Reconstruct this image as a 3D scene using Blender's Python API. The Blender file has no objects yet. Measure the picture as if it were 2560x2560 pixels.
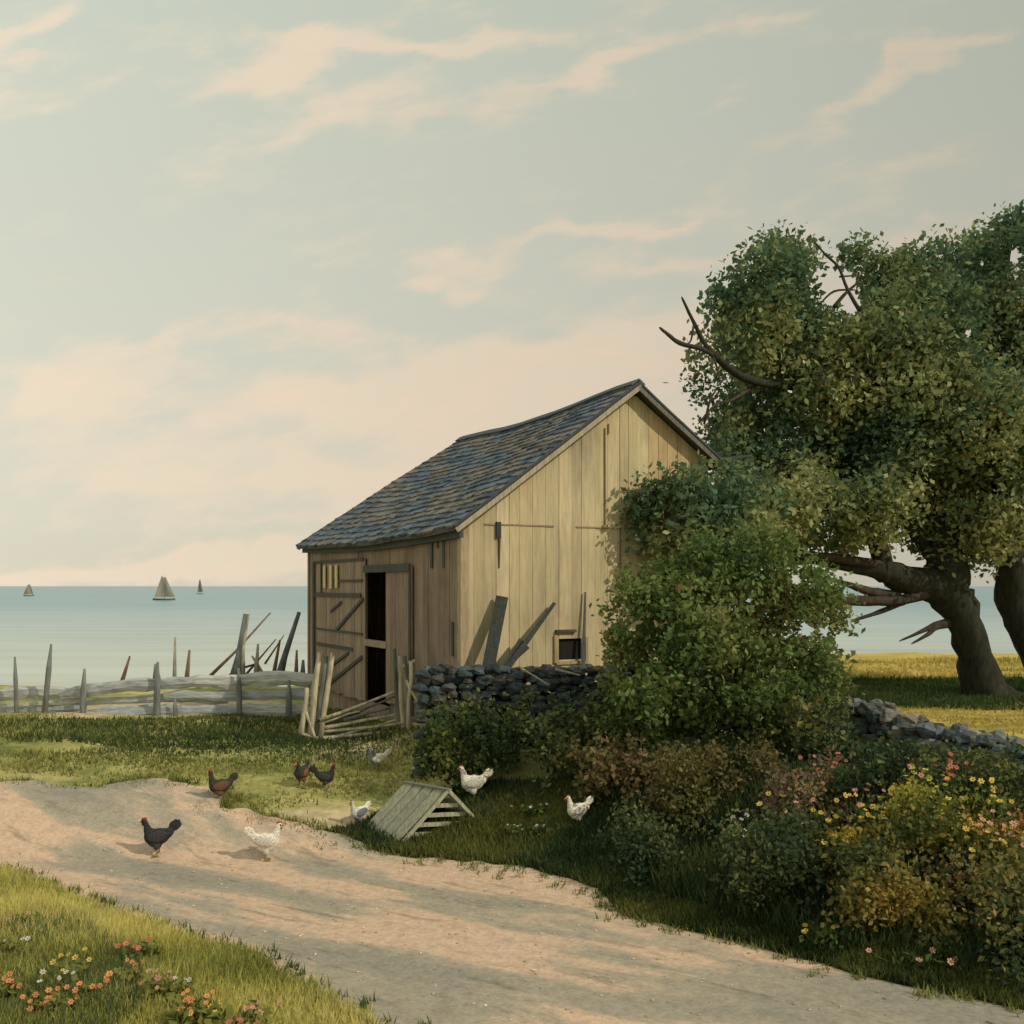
import bpy, bmesh, math, random
import numpy as np
from mathutils import Vector, Matrix, noise as mnoise
random.seed(7); RS = np.random.RandomState(11)
R = math.radians
SC = bpy.context.scene
COL = SC.collection

# ------------------------------------------------------------------ camera, sky, sun, exposure
EYE = 3.0
HZ = 1465.0
cam = bpy.data.cameras.new('camera'); camo = bpy.data.objects.new('camera', cam); COL.objects.link(camo)
cam.sensor_width = 36; cam.lens = 36; cam.clip_end = 60000; cam.clip_start = .05
camo.location = (0, 0, EYE); camo.rotation_euler = (R(90), 0, 0)
cam.shift_y = (HZ - 1280) / 2560
SC.camera = camo
SC.render.resolution_x = SC.render.resolution_y = 1024
SC.render.engine = 'CYCLES'
SC.view_settings.view_transform = 'Standard'; SC.view_settings.look = 'None'
SC.view_settings.exposure = 0.0; SC.view_settings.gamma = 1.0
SC.view_settings.use_curve_mapping = False

SUN_AZ = (0.86, -0.51); SUN_EL = R(37)
su = bpy.data.lights.new('sun', 'SUN'); suo = bpy.data.objects.new('sun', su); COL.objects.link(suo)
su.energy = 2.4; su.angle = R(0.6); su.color = (1.0, .90, .72)
sv = Vector((SUN_AZ[0]*math.cos(SUN_EL), SUN_AZ[1]*math.cos(SUN_EL), math.sin(SUN_EL)))
suo.rotation_euler = sv.to_track_quat('Z', 'Y').to_euler()
suo.location = (20, -12, 20)

W = bpy.data.worlds.new('World'); SC.world = W; W.use_nodes = True
def build_world():
    nt = W.node_tree; nt.nodes.clear(); N = nt.nodes; L = nt.links
    def math_(op, a, b=None, c=None, clamp=False):
        n = N.new('ShaderNodeMath'); n.operation = op; n.use_clamp = clamp
        for i, v in enumerate((a, b, c)):
            if v is None: continue
            if isinstance(v, (int, float)): n.inputs[i].default_value = v
            else: L.new(v, n.inputs[i])
        return n.outputs[0]
    tc = N.new('ShaderNodeTexCoord'); sx = N.new('ShaderNodeSeparateXYZ'); L.new(tc.outputs['Generated'], sx.inputs[0])
    ay = math_('MAXIMUM', math_('ABSOLUTE', sx.outputs[1]), .12)
    a = math_('DIVIDE', sx.outputs[0], ay)                 # -0.5 .. 0.5 across this view
    b = math_('ABSOLUTE', math_('DIVIDE', sx.outputs[2], ay))
    def noise(scx, scy, detail, off=0, rot=0.0, rough=.55):
        cb = N.new('ShaderNodeCombineXYZ')
        ca, sa = math.cos(rot), math.sin(rot)
        u = math_('ADD', math_('MULTIPLY', a, ca*scx), math_('MULTIPLY', b, sa*scx))
        v = math_('ADD', math_('MULTIPLY', a, -sa*scy), math_('MULTIPLY', b, ca*scy))
        L.new(u, cb.inputs[0]); L.new(v, cb.inputs[1]); cb.inputs[2].default_value = off
        n = N.new('ShaderNodeTexNoise'); n.inputs['Scale'].default_value = 1
        n.inputs['Detail'].default_value = detail; n.inputs['Roughness'].default_value = rough
        L.new(cb.outputs[0], n.inputs['Vector']); return n.outputs[0]
    warp = noise(5, 9, 5, 3.1, .25)
    fine = noise(14, 40, 6, 8.3, .22, .6)
    # real cloud banks, placed by direction: (px, py, rx, ry, tilt deg, weight)
    blobs = [(700,140,190,40,10,1.0),(930,115,200,26,4,.8),(1200,100,170,24,8,.7),(860,255,200,34,6,.8),(1050,300,150,30,10,.6),(1330,215,170,34,14,.7),(1520,150,160,28,14,.6),(640,350,80,50,30,.5),(600,210,120,26,12,.6),
             (1180,690,110,40,4,1.0),(1400,610,130,28,20,.8),(1610,540,130,24,20,.75),(1800,640,200,26,8,.5),(1540,680,140,22,2,.45),
             (2380,120,130,28,28,.8),(2180,230,140,26,24,.75),(1850,60,160,22,12,.5),(60,50,110,36,20,1.0),(30,130,90,24,10,.6),(2300,420,160,34,12,.4),(1750,290,120,24,20,.4),(180,250,160,30,5,.35),
             (760,850,170,34,-3,.8),(420,830,130,34,16,.6),(330,920,240,60,14,.6),(150,1000,200,50,8,.65),(1150,900,220,50,6,.75),(1560,880,260,80,12,.95),(1900,820,240,100,12,.85),(2300,640,330,80,10,.8),
             (900,1010,420,50,0,.6),(760,1180,460,30,0,.45),(350,1150,260,30,0,.4),(400,1425,700,30,0,1.3),(1500,1140,700,170,0,.9),(500,1060,600,70,4,.5),(1000,1250,700,60,0,.5),(1250,960,500,60,5,.6),(700,1330,300,25,0,.4)]
    acc = None
    def noise2(sc, off):
        n = N.new('ShaderNodeTexNoise'); n.inputs['Scale'].default_value = sc; n.inputs['Detail'].default_value = 5
        cb = N.new('ShaderNodeCombineXYZ'); L.new(a, cb.inputs[0]); L.new(math_('MULTIPLY', b, 1.8), cb.inputs[1]); cb.inputs[2].default_value = off
        L.new(cb.outputs[0], n.inputs['Vector']); return n.outputs[0]
    a0, b0 = a, b
    aw = math_('ADD', a, math_('MULTIPLY', math_('SUBTRACT', noise2(6, 1.0), .5), .22))
    bw = math_('ADD', b, math_('MULTIPLY', math_('SUBTRACT', noise2(7, 9.0), .5), .11))
    for px, py, rx, ry, deg, w in blobs:
        cx, cy = (px-1280)/2560, (HZ-py)/2560; t = R(deg)
        dx = math_('SUBTRACT', aw, cx); dy = math_('SUBTRACT', bw, cy)
        u = math_('ADD', math_('MULTIPLY', dx, math.cos(t)*2560/rx), math_('MULTIPLY', dy, math.sin(t)*2560/rx))
        v = math_('ADD', math_('MULTIPLY', dx, -math.sin(t)*2560/ry), math_('MULTIPLY', dy, math.cos(t)*2560/ry))
        d2 = math_('ADD', math_('MULTIPLY', u, u), math_('MULTIPLY', v, v))
        g = math_('MULTIPLY', math_('EXPONENT', math_('MULTIPLY', d2, -.8)), w)
        acc = g if acc is None else math_('ADD', acc, g)
    m = math_('ADD', acc, math_('MULTIPLY', math_('SUBTRACT', warp, .5), 1.3))
    m = math_('ADD', m, math_('MULTIPLY', math_('SUBTRACT', fine, .5), 2.0))
    mr = N.new('ShaderNodeMapRange'); mr.interpolation_type = 'SMOOTHSTEP'
    mr.inputs['From Min'].default_value = .0; mr.inputs['From Max'].default_value = 1.05
    L.new(m, mr.inputs['Value'])
    # clear air: physical sky, paled by high thin haze
    sky = N.new('ShaderNodeTexSky'); sky.sky_type = 'NISHITA'; sky.sun_disc = False
    sky.sun_elevation = SUN_EL; sky.sun_rotation = math.atan2(SUN_AZ[0], SUN_AZ[1]); sky.dust_density = 3
    sm = N.new('ShaderNodeVectorMath'); sm.operation = 'SCALE'; sm.inputs['Scale'].default_value = .10
    L.new(sky.outputs[0], sm.inputs[0])
    up = N.new('ShaderNodeMapRange'); up.inputs['From Min'].default_value = 0; up.inputs['From Max'].default_value = .6
    L.new(b, up.inputs['Value'])
    veil = N.new('ShaderNodeMix'); veil.data_type = 'RGBA'
    veil.inputs['A'].default_value = (.62, .585, .465, 1); veil.inputs['B'].default_value = (.535, .57, .47, 1)
    L.new(up.outputs[0], veil.inputs['Factor'])
    air = N.new('ShaderNodeMix'); air.data_type = 'RGBA'; air.inputs['Factor'].default_value = .9
    L.new(sm.outputs[0], air.inputs['A']); L.new(veil.outputs['Result'], air.inputs['B'])
    cl = N.new('ShaderNodeMix'); cl.data_type = 'RGBA'
    cl.inputs['A'].default_value = (.76, .60, .45, 1); cl.inputs['B'].default_value = (.70, .60, .46, 1)
    L.new(math_('MULTIPLY_ADD', math_('SUBTRACT', fine, .5), 3.0, .5, clamp=True), cl.inputs['Factor'])
    mx = N.new('ShaderNodeMix'); mx.data_type = 'RGBA'
    L.new(math_('MULTIPLY', mr.outputs[0], .85), mx.inputs['Factor'])
    L.new(air.outputs['Result'], mx.inputs['A']); L.new(cl.outputs['Result'], mx.inputs['B'])
    bg = N.new('ShaderNodeBackground')          # sky made stronger towards the left to imitate light falling off rightwards
    L.new(math_('ADD', math_('MULTIPLY', math_('MAXIMUM', math_('MINIMUM', a, .6), -.6), -.36), 1.05), bg.inputs['Strength'])
    L.new(mx.outputs['Result'], bg.inputs[0])
    out = N.new('ShaderNodeOutputWorld'); L.new(bg.outputs[0], out.inputs[0])
build_world()

# ------------------------------------------------------------------ helpers
def P(px, py, d): return Vector(((px-1280)/2560*d, d, EYE-(py-HZ)/2560*d))

def lerp_(v, xs, ys): return np.interp(v, xs, ys)
def H(x, y):
    """height of the land; the lane is at 0"""
    x = np.asarray(x, float); y = np.asarray(y, float)
    left = lerp_(y, [-80, 9, 11.2, 12.2, 12.9, 15, 17.6, 25, 27, 36, 60, 400], [0, 0, .0, .36, .50, .76, .80, .58, .1, -6, -12, -40])
    # signed distance from the lane's right edge
    s = ((x+1.2)*.64 + (y-11.2)*.768)
    bank = lerp_(s, [-50, 0, .5, 1.2, 2.0, 3.2, 60], [0, 0, .14, .5, .93, 1.0, 1.05])
    far = lerp_(y, [-80, 30, 32, 42, 66, 400], [0, 0, .5, 7.5, 14, 40])
    right = bank - far
    t = np.clip((x+2.6)/2.0, 0, 1); t = t*t*(3-2*t)
    h = left*(1-t) + right*t
    # low grassy bank at the near left
    s2 = -((x+5.5)*.64 + (y-10.97)*.768)
    s2 = s2 - .0
    h = h + lerp_(s2, [-50, .1, .8, 2.5, 50], [0, 0, .10, .18, .2])*np.clip((10.9-y)/1.0, 0, 1)*np.clip((2-x), 0, 1)
    return h
def G(px, py):
    """where the sight line through a photo point meets the land"""
    lo = None; d = 3.0; prev = 3.0
    while d < 60:
        z = EYE-(py-HZ)/2560*d; x = (px-1280)/2560*d
        if z <= float(H(x, d)):
            a, b = prev, d
            for _ in range(20):
                m = (a+b)/2; z = EYE-(py-HZ)/2560*m
                if z <= float(H((px-1280)/2560*m, m)): b = m
                else: a = m
            return Vector(((px-1280)/2560*b, b, float(H((px-1280)/2560*b, b))))
        prev = d; d += .05
    return P(px, py, 60)

def tag(o, label=None, cat=None, group=None, kind=None):
    if label: o['label'] = label
    if cat: o['category'] = cat
    if group: o['group'] = group
    if kind: o['kind'] = kind
    return o
def empty(name, loc=(0, 0, 0), rz=0, label=None, cat=None, group=None):
    o = bpy.data.objects.new(name, None); COL.objects.link(o); o.location = loc; o.rotation_euler = (0, 0, rz)
    o.empty_display_size = .2
    return tag(o, label, cat, group)
def copy_tree(o, parent=None):
    c = o.copy(); COL.objects.link(c); c.parent = parent
    for ch in list(o.children): copy_tree(ch, c)
    return c

class MB:
    def __init__(s): s.v = []; s.f = []; s.c = []; s.cur = None
    def add(s, vs, fs, col=None):
        n = len(s.v); s.v += [tuple(v) for v in vs]; s.f += [tuple(i+n for i in f) for f in fs]
        s.c += [col or s.cur or (1, 1, 1)]*len(vs)
    def frame_box(s, M, x0, x1, y0, y1, z0, z1, col=None, jit=0):
        vs = []
        for z in (z0, z1):
            for x, y in ((x0, y0), (x1, y0), (x1, y1), (x0, y1)):
                p = Vector((x, y, z))
                if jit: p += Vector((random.uniform(-jit, jit), random.uniform(-jit, jit), random.uniform(-jit, jit)))
                vs.append(M @ p if M is not None else p)
        s.add(vs, [(3, 2, 1, 0), (4, 5, 6, 7), (0, 1, 5, 4), (1, 2, 6, 5), (2, 3, 7, 6), (3, 0, 4, 7)], col)
    def plank(s, a, b, w, t, up=(0, 0, 1), taper=1.0, col=None, jit=0):
        a = Vector(a); b = Vector(b); d = (b-a); ln = d.length; d.normalize()
        up = Vector(up); sd = d.cross(up)
        if sd.length < 1e-4: sd = d.cross(Vector((0, 1, 0)))
        sd.normalize(); n = sd.cross(d); n.normalize()
        vs = []
        for p, k in ((a, 1), (b, taper)):
            for i, j in ((-1, -1), (1, -1), (1, 1), (-1, 1)):
                q = p + sd*(i*w/2*k) + n*(j*t/2*k) + d*(random.uniform(-jit, jit))
                vs.append(q)
        s.add(vs, [(0, 1, 2, 3), (7, 6, 5, 4), (0, 4, 5, 1), (1, 5, 6, 2), (2, 6, 7, 3), (3, 7, 4, 0)], col)
    def tube(s, pts, rads, n=8, col=None, rough=0.0, flat=1.0):
        pts = [Vector(p) for p in pts]
        vs = []; prev = None
        for i, p in enumerate(pts):
            t = (pts[min(i+1, len(pts)-1)] - pts[max(i-1, 0)]).normalized()
            if prev is None:
                a = t.cross(Vector((0, 1, 0)));
                if a.length < .1: a = t.cross(Vector((1, 0, 0)))
            else: a = prev - t*prev.dot(t)
            a.normalize(); b = t.cross(a); prev = a
            for k in range(n):
                an = 2*math.pi*k/n
                r = rads[i]*(1+rough*(mnoise.noise(Vector((math.cos(an)*2, math.sin(an)*2, i*.8)) + p*1.7)))
                vs.append(p + a*math.cos(an)*r + b*math.sin(an)*r*flat)
        fs = []
        for i in range(len(pts)-1):
            for k in range(n):
                k2 = (k+1) % n
                fs.append((i*n+k, i*n+k2, (i+1)*n+k2, (i+1)*n+k))
        fs.append(tuple(range(n))[::-1]); m = (len(pts)-1)*n; fs.append(tuple(m+k for k in range(n)))
        s.add(vs, fs, col)
    def ball(s, M, nu=12, nv=8, col=None, rough=0, seed=0):
        vs = [M @ Vector((0, 0, 1))]
        def q(p):
            if rough:
                p = p*(1+rough*mnoise.noise(p*1.6+Vector((seed*3.1, seed*1.7, seed))))
            return M @ p
        for j in range(1, nv):
            th = math.pi*j/nv
            for i in range(nu):
                ph = 2*math.pi*i/nu
                vs.append(q(Vector((math.sin(th)*math.cos(ph), math.sin(th)*math.sin(ph), math.cos(th)))))
        vs.append(M @ Vector((0, 0, -1)))
        fs = []
        for i in range(nu): fs.append((0, 1+i, 1+(i+1) % nu))
        for j in range(nv-2):
            for i in range(nu):
                i2 = (i+1) % nu
                fs.append((1+j*nu+i, 1+(j+1)*nu+i, 1+(j+1)*nu+i2, 1+j*nu+i2))
        m = 1+(nv-2)*nu; e = len(vs)-1
        for i in range(nu): fs.append((m+i, e, m+(i+1) % nu))
        s.add(vs, fs, col)
    def build(s, name, mat, parent=None, smooth=False, local=None):
        me = bpy.data.meshes.new(name)
        vs = s.v
        if local is not None: vs = [tuple(local @ Vector(v)) for v in vs]
        me.from_pydata(vs, [], s.f)
        at = me.color_attributes.new('Col', 'FLOAT_COLOR', 'POINT')
        arr = np.ones((len(vs), 4), np.float32); arr[:, :3] = np.array(s.c, np.float32).reshape(-1, 3)
        at.data.foreach_set('color', arr.ravel())
        if smooth: me.polygons.foreach_set('use_smooth', [True]*len(me.polygons))
        bm = bmesh.new(); bm.from_mesh(me); bmesh.ops.recalc_face_normals(bm, faces=bm.faces); bm.to_mesh(me); bm.free()
        me.materials.append(mat)
        o = bpy.data.objects.new(name, me); COL.objects.link(o); o.parent = parent
        return o

def np_mesh(name, V, nper, C, mat, parent=None, origin=None):
    """V (n, nper, 3) loose faces with per-face colour C (n,3)"""
    n = V.shape[0]
    if origin is not None: V = V - np.array(origin)[None, None, :]
    me = bpy.data.meshes.new(name)
    me.vertices.add(n*nper); me.vertices.foreach_set('co', V.astype(np.float32).ravel())
    me.loops.add(n*nper); me.loops.foreach_set('vertex_index', np.arange(n*nper, dtype=np.int32))
    me.polygons.add(n); me.polygons.foreach_set('loop_start', np.arange(0, n*nper, nper, dtype=np.int32))
    try: me.polygons.foreach_set('loop_total', np.full(n, nper, dtype=np.int32))
    except Exception: pass
    at = me.color_attributes.new('Col', 'FLOAT_COLOR', 'POINT')
    arr = np.ones((n*nper, 4), np.float32); arr[:, :3] = np.repeat(C, nper, axis=0)
    at.data.foreach_set('color', arr.ravel())
    me.update(); me.validate()
    me.materials.append(mat)
    o = bpy.data.objects.new(name, me); COL.objects.link(o); o.parent = parent
    return o

# ------------------------------------------------------------------ materials
def new_mat(name, rough=.8, spec=.2):
    m = bpy.data.materials.new(name); m.use_nodes = True
    b = m.node_tree.nodes['Principled BSDF']; b.inputs['Roughness'].default_value = rough
    b.inputs['Specular IOR Level'].default_value = spec
    return m, m.node_tree, b
def ramp(nt, cols, fac):
    r = nt.nodes.new('ShaderNodeValToRGB'); e = r.color_ramp.elements
    while len(e) < len(cols): e.new(.5)
    for i, (p, c) in enumerate(cols): e[i].position = p; e[i].color = (*c, 1)
    nt.links.new(fac, r.inputs[0]); return r.outputs[0]
def nz(nt, scale, detail=4, vec=None, mapsc=None, rough=.6, rot=None):
    t = nt.nodes.new('ShaderNodeTexNoise'); t.inputs['Scale'].default_value = scale
    t.inputs['Detail'].default_value = detail; t.inputs['Roughness'].default_value = rough
    if vec is None:
        tc = nt.nodes.new('ShaderNodeTexCoord'); vec = tc.outputs['Object']
    for key, val in (('Rotation', rot), ('Scale', mapsc)):     # turn first, then stretch
        if val:
            mp = nt.nodes.new('ShaderNodeMapping'); mp.inputs[key].default_value = val
            nt.links.new(vec, mp.inputs[0]); vec = mp.outputs[0]
    nt.links.new(vec, t.inputs['Vector']); return t.outputs[0]
def bump(nt, b, fac, strength, dist=.02):
    n = nt.nodes.new('ShaderNodeBump'); n.inputs['Strength'].default_value = strength; n.inputs['Distance'].default_value = dist
    nt.links.new(fac, n.inputs['Height']); nt.links.new(n.outputs[0], b.inputs['Normal'])
def mixc(nt, blend, fac, a, b_):
    m = nt.nodes.new('ShaderNodeMix'); m.data_type = 'RGBA'; m.blend_type = blend
    for key, v in (('Factor', fac), ('A', a), ('B', b_)):
        s = m.inputs[key]
        if hasattr(v, 'links') or isinstance(v, bpy.types.NodeSocket): nt.links.new(v, s)
        elif isinstance(v, (int, float)): s.default_value = v
        else: s.default_value = (*v, 1)
    return m.outputs['Result']
def col_mat(name, rough=.85, nscale=(6, 6, 6), lo=.7, hi=1.25, bmp=.3, sc=5, translucent=0, spec=.15):
    """colour comes from the mesh's own colour attribute, broken up by noise"""
    m, nt, b = new_mat(name, rough, spec)
    a = nt.nodes.new('ShaderNodeVertexColor'); a.layer_name = 'Col'
    f = nz(nt, sc, 6, mapsc=nscale)
    r = ramp(nt, [(.25, (lo,)*3), (.75, (hi,)*3)], f)
    c = mixc(nt, 'MULTIPLY', 1.0, a.outputs[0], r)
    nt.links.new(c, b.inputs['Base Color'])
    if bmp: bump(nt, b, f, bmp)
    if translucent:
        tr = nt.nodes.new('ShaderNodeBsdfTranslucent'); nt.links.new(c, tr.inputs[0])
        ms = nt.nodes.new('ShaderNodeMixShader'); ms.inputs[0].default_value = translucent
        nt.links.new(b.outputs[0], ms.inputs[1]); nt.links.new(tr.outputs[0], ms.inputs[2])
        nt.links.new(ms.outputs[0], nt.nodes['Material Output'].inputs['Surface'])
    return m
M_GRASS = col_mat('grass_blade', .8, (1, 1, 1), .8, 1.2, 0, 2, translucent=.5)
M_LEAF = col_mat('leaf', .75, (1, 1, 1), .8, 1.25, 0, 2, translucent=.35)
M_BARK = col_mat('bark', .95, (3, 3, .6), .45, 1.5, .9, 5)
M_WOOD = col_mat('weathered_wood', .9, (8, 8, .8), .6, 1.3, .5, 4)
M_RAIL = col_mat('grey_rail', .9, (1.2, 8, 8), .55, 1.3, .6, 4)
M_STONE = col_mat('field_stone', .9, (1, 1, 1), .6, 1.35, .6, 9)
M_FEATHER = col_mat('feather', .8, (1, 1, 2.2), .5, 1.45, .8, 38)
M_SHINGLE = col_mat('shingle', .9, (6, 6, 3), .6, 1.4, .5, 5)
M_CLOTH = col_mat('sailcloth', .8, (1, 1, .3), .9, 1.1, 0, .6)

def ground_mat():
    m, nt, b = new_mat('ground', .95, .1)
    big = nz(nt, .55, 5, mapsc=(.6, 1.3, 1), rot=(0, 0, .2)); fine = nz(nt, 5, 6)
    c1 = ramp(nt, [(.32, (.11, .14, .045)), (.40, (.25, .26, .085)), (.50, (.42, .38, .14)), (.60, (.56, .45, .28))], big)
    c2 = ramp(nt, [(.3, (.6,)*3), (.7, (1.2,)*3)], fine)
    c = mixc(nt, 'MULTIPLY', 1.0, c1, c2); nt.links.new(c, b.inputs['Base Color']); bump(nt, b, fine, .7, .05); return m
def path_mat():
    m, nt, b = new_mat('lane_sand', .95, .1)
    # wheel ruts, and grey patches painted as shade, running along the lane
    big = nz(nt, .85, 5, mapsc=(.35, 1.3, 1), rot=(0, 0, R(30)), rough=.55)
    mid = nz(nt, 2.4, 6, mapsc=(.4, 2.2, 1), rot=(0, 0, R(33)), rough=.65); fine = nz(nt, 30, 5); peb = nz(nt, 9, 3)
    c1 = ramp(nt, [(.36, (.32, .29, .235)), (.47, (.40, .345, .265)), (.53, (.62, .445, .32))], big)
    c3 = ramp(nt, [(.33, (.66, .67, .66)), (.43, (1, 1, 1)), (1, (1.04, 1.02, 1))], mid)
    c2 = ramp(nt, [(.3, (.8,)*3), (.7, (1.1,)*3)], fine)
    c4 = ramp(nt, [(.3, (.85,)*3), (.6, (1.04,)*3)], peb)
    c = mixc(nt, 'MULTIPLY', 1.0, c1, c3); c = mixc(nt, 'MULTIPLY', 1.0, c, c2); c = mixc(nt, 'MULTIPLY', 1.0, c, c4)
    nt.links.new(c, b.inputs['Base Color']); bump(nt, b, mixc(nt, 'MULTIPLY', .5, mid, peb), .8, .05); return m
def sea_mat():
    m, nt, b = new_mat('sea', .35, .25)
    tc = nt.nodes.new('ShaderNodeTexCoord'); s = nt.nodes.new('ShaderNodeSeparateXYZ'); nt.links.new(tc.outputs['Object'], s.inputs[0])
    # pale sandy shallows near the shore, deeper teal water offshore
    mr = nt.nodes.new('ShaderNodeMapRange'); mr.inputs['From Min'].default_value = 90; mr.inputs['From Max'].default_value = 520
    nt.links.new(s.outputs[1], mr.inputs['Value'])
    c = ramp(nt, [(0, (.50, .54, .46)), (.35, (.38, .47, .48)), (1, (.22, .35, .40))], mr.outputs[0])
    w = nz(nt, .05, 4, mapsc=(.35, 2.2, 1)); r = ramp(nt, [(.3, (.84,)*3), (.7, (1.12,)*3)], w)
    c = mixc(nt, 'MULTIPLY', 1.0, c, r); nt.links.new(c, b.inputs['Base Color'])
    rip = nz(nt, .6, 4, mapsc=(.6, 2, 1)); bump(nt, b, rip, .35, .3); return m
def field_mat():
    m, nt, b = new_mat('yellow_field', .95, .1)
    f = nz(nt, .7, 6, mapsc=(.5, 2.5, 1))
    c = ramp(nt, [(.3, (.30, .27, .07)), (.5, (.52, .40, .10)), (.7, (.60, .47, .17))], f)
    nt.links.new(c, b.inputs['Base Color']); bump(nt, b, nz(nt, 8, 5), .6, .08); return m
def board_mat(name, cols, streak=1.0):
    m, nt, b = new_mat(name, .9, .12)
    a = nt.nodes.new('ShaderNodeVertexColor'); a.layer_name = 'Col'
    grain = nz(nt, 9, 6, mapsc=(3, 3, .25)); blot = nz(nt, .9, 5, mapsc=(1, 1, .7))
    c = ramp(nt, cols, blot)
    g = ramp(nt, [(.3, (.82,)*3), (.62, (1.05,)*3)], grain)
    wash = nz(nt, 3.2, 5, mapsc=(1.6, 1.6, .22)); wr_ = ramp(nt, [(.36, (.74, .75, .78)), (.52, (1, 1, 1))], wash)
    c = mixc(nt, 'MULTIPLY', .8, c, wr_)
    c = mixc(nt, 'MULTIPLY', streak, c, g); c = mixc(nt, 'MULTIPLY', 1.0, c, a.outputs[0])
    nt.links.new(c, b.inputs['Base Color']); bump(nt, b, grain, .5, .01); return m
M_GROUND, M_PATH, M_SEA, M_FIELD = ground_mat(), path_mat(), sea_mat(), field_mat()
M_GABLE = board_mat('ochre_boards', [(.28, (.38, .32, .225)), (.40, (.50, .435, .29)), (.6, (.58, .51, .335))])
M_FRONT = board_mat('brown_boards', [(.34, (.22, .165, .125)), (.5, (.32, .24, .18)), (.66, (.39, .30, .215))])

# ------------------------------------------------------------------ setting: land, lane, field, sea
def grid_sheet(name, xs, ys, hf, mat, lift=0):
    X, Y = np.meshgrid(xs, ys); Z = hf(X, Y)+lift
    V = np.stack([X, Y, Z], -1).reshape(-1, 3); nx, ny = len(xs), len(ys)
    i = np.arange(nx-1); j = np.arange(ny-1); I, J = np.meshgrid(i, j)
    a = (J*nx+I).ravel(); F = np.stack([a, a+1, a+1+nx, a+nx], -1)
    me = bpy.data.meshes.new(name); me.from_pydata(V.tolist(), [], F.tolist())
    me.polygons.foreach_set('use_smooth', [True]*len(me.polygons)); me.materials.append(mat)
    o = bpy.data.objects.new(name, me); COL.objects.link(o); return o
def axis(parts):
    out = []
    for a, b, st in parts: out += list(np.arange(a, b, st))
    return np.array(out)
xs = axis([(-400, -40, 20), (-40, -12, 1), (-12, 12, .12), (12, 40, 1), (40, 420, 20)])
ys = axis([(-80, 2, 4), (2, 27, .12), (27, 66, .8), (66, 400, 12)])
def Hn(X, Y):
    Z = H(X, Y)
    n = .035*np.sin(X*1.7+np.sin(Y*1.3)*1.5)*np.cos(Y*1.9+X*.6)+.02*np.sin(X*4.1+Y*2.3)*np.sin(Y*5.2)
    w = np.clip((Z-.03)*6, 0, 1)
    return Z+n*w
tag(grid_sheet('ground', xs, ys, Hn, M_GROUND), kind='structure')
tag(grid_sheet('sea', np.array([-30000, -6000, -1000, -200, 0, 200, 1000, 6000, 30000.]), np.array([33., 60, 100, 300, 1000, 4000, 12000, 40000]), lambda X, Y: X*0-7.0, M_SEA), kind='structure')

UP = [(-500, 1960), (0, 1962), (200, 1972), (420, 1958), (560, 1985), (545, 2035), (700, 2052), (780, 2085), (900, 2105), (985, 2138), (1100, 2150), (1300, 2172), (1500, 2232), (1560, 2290), (1640, 2312), (1900, 2372), (2150, 2442), (2560, 2528), (2900, 2590)]
LOW = [(-500, 2050), (0, 2185), (150, 2240), (300, 2290), (450, 2350), (540, 2370), (640, 2405), (700, 2450), (800, 2500), (930, 2565), (1050, 2640), (1180, 2760), (1300, 2900), (1500, 3100), (1800, 3400), (2200, 3700), (2700, 3900)]
def polyline(pts, n):
    w = [G(*p) if p[1] < 2620 else Vector(((p[0]-1280)/2560*(EYE*2560/(p[1]-HZ)), EYE*2560/(p[1]-HZ), 0)) for p in pts]
    L = [0]
    for a, b in zip(w, w[1:]): L.append(L[-1]+(Vector((b.x-a.x, b.y-a.y))).length)
    t = np.linspace(0, L[-1], n)
    return np.stack([np.interp(t, L, [p.x for p in w]), np.interp(t, L, [p.y for p in w])], -1)
A = polyline(UP, 260); B = polyline(LOW, 260)
nv = 40
for E, sd in ((A, 1), (B, 2)):
    for i in range(260):
        E[i, 1] += .16*mnoise.noise(Vector((E[i, 0]*1.1, sd*7, 0)))+.07*mnoise.noise(Vector((E[i, 0]*4.3, sd*3, 1)))
V = []; F = []
for j in range(nv+1):
    t = j/nv; Q = A*(1-t)+B*t
    Z = H(Q[:, 0], Q[:, 1])
    w = np.clip((Z-.03)*6, 0, 1)
    Z = Hn(Q[:, 0], Q[:, 1])+.014+.03*w
    V += [(Q[i, 0], Q[i, 1], Z[i]) for i in range(260)]
for j in range(nv):
    for i in range(259): a = j*260+i; F.append((a, a+260, a+261, a+1))
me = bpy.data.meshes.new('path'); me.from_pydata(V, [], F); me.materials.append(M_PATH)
me.polygons.foreach_set('use_smooth', [True]*len(me.polygons))
o = bpy.data.objects.new('path', me); COL.objects.link(o); tag(o, kind='structure')
PATHPOLY = np.concatenate([A, B[::-1]])

f1 = grid_sheet('field', np.arange(.5, 26, .3), np.arange(21.9, 29.9, .25), Hn, M_FIELD, .03); tag(f1, kind='structure')
# strip of stubble just behind the right-hand wall
f2 = grid_sheet('stubble_strip', np.arange(4.9, 16, .2), np.arange(13.0, 16.6, .15), Hn, M_FIELD, .02); tag(f2, kind='structure')

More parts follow.
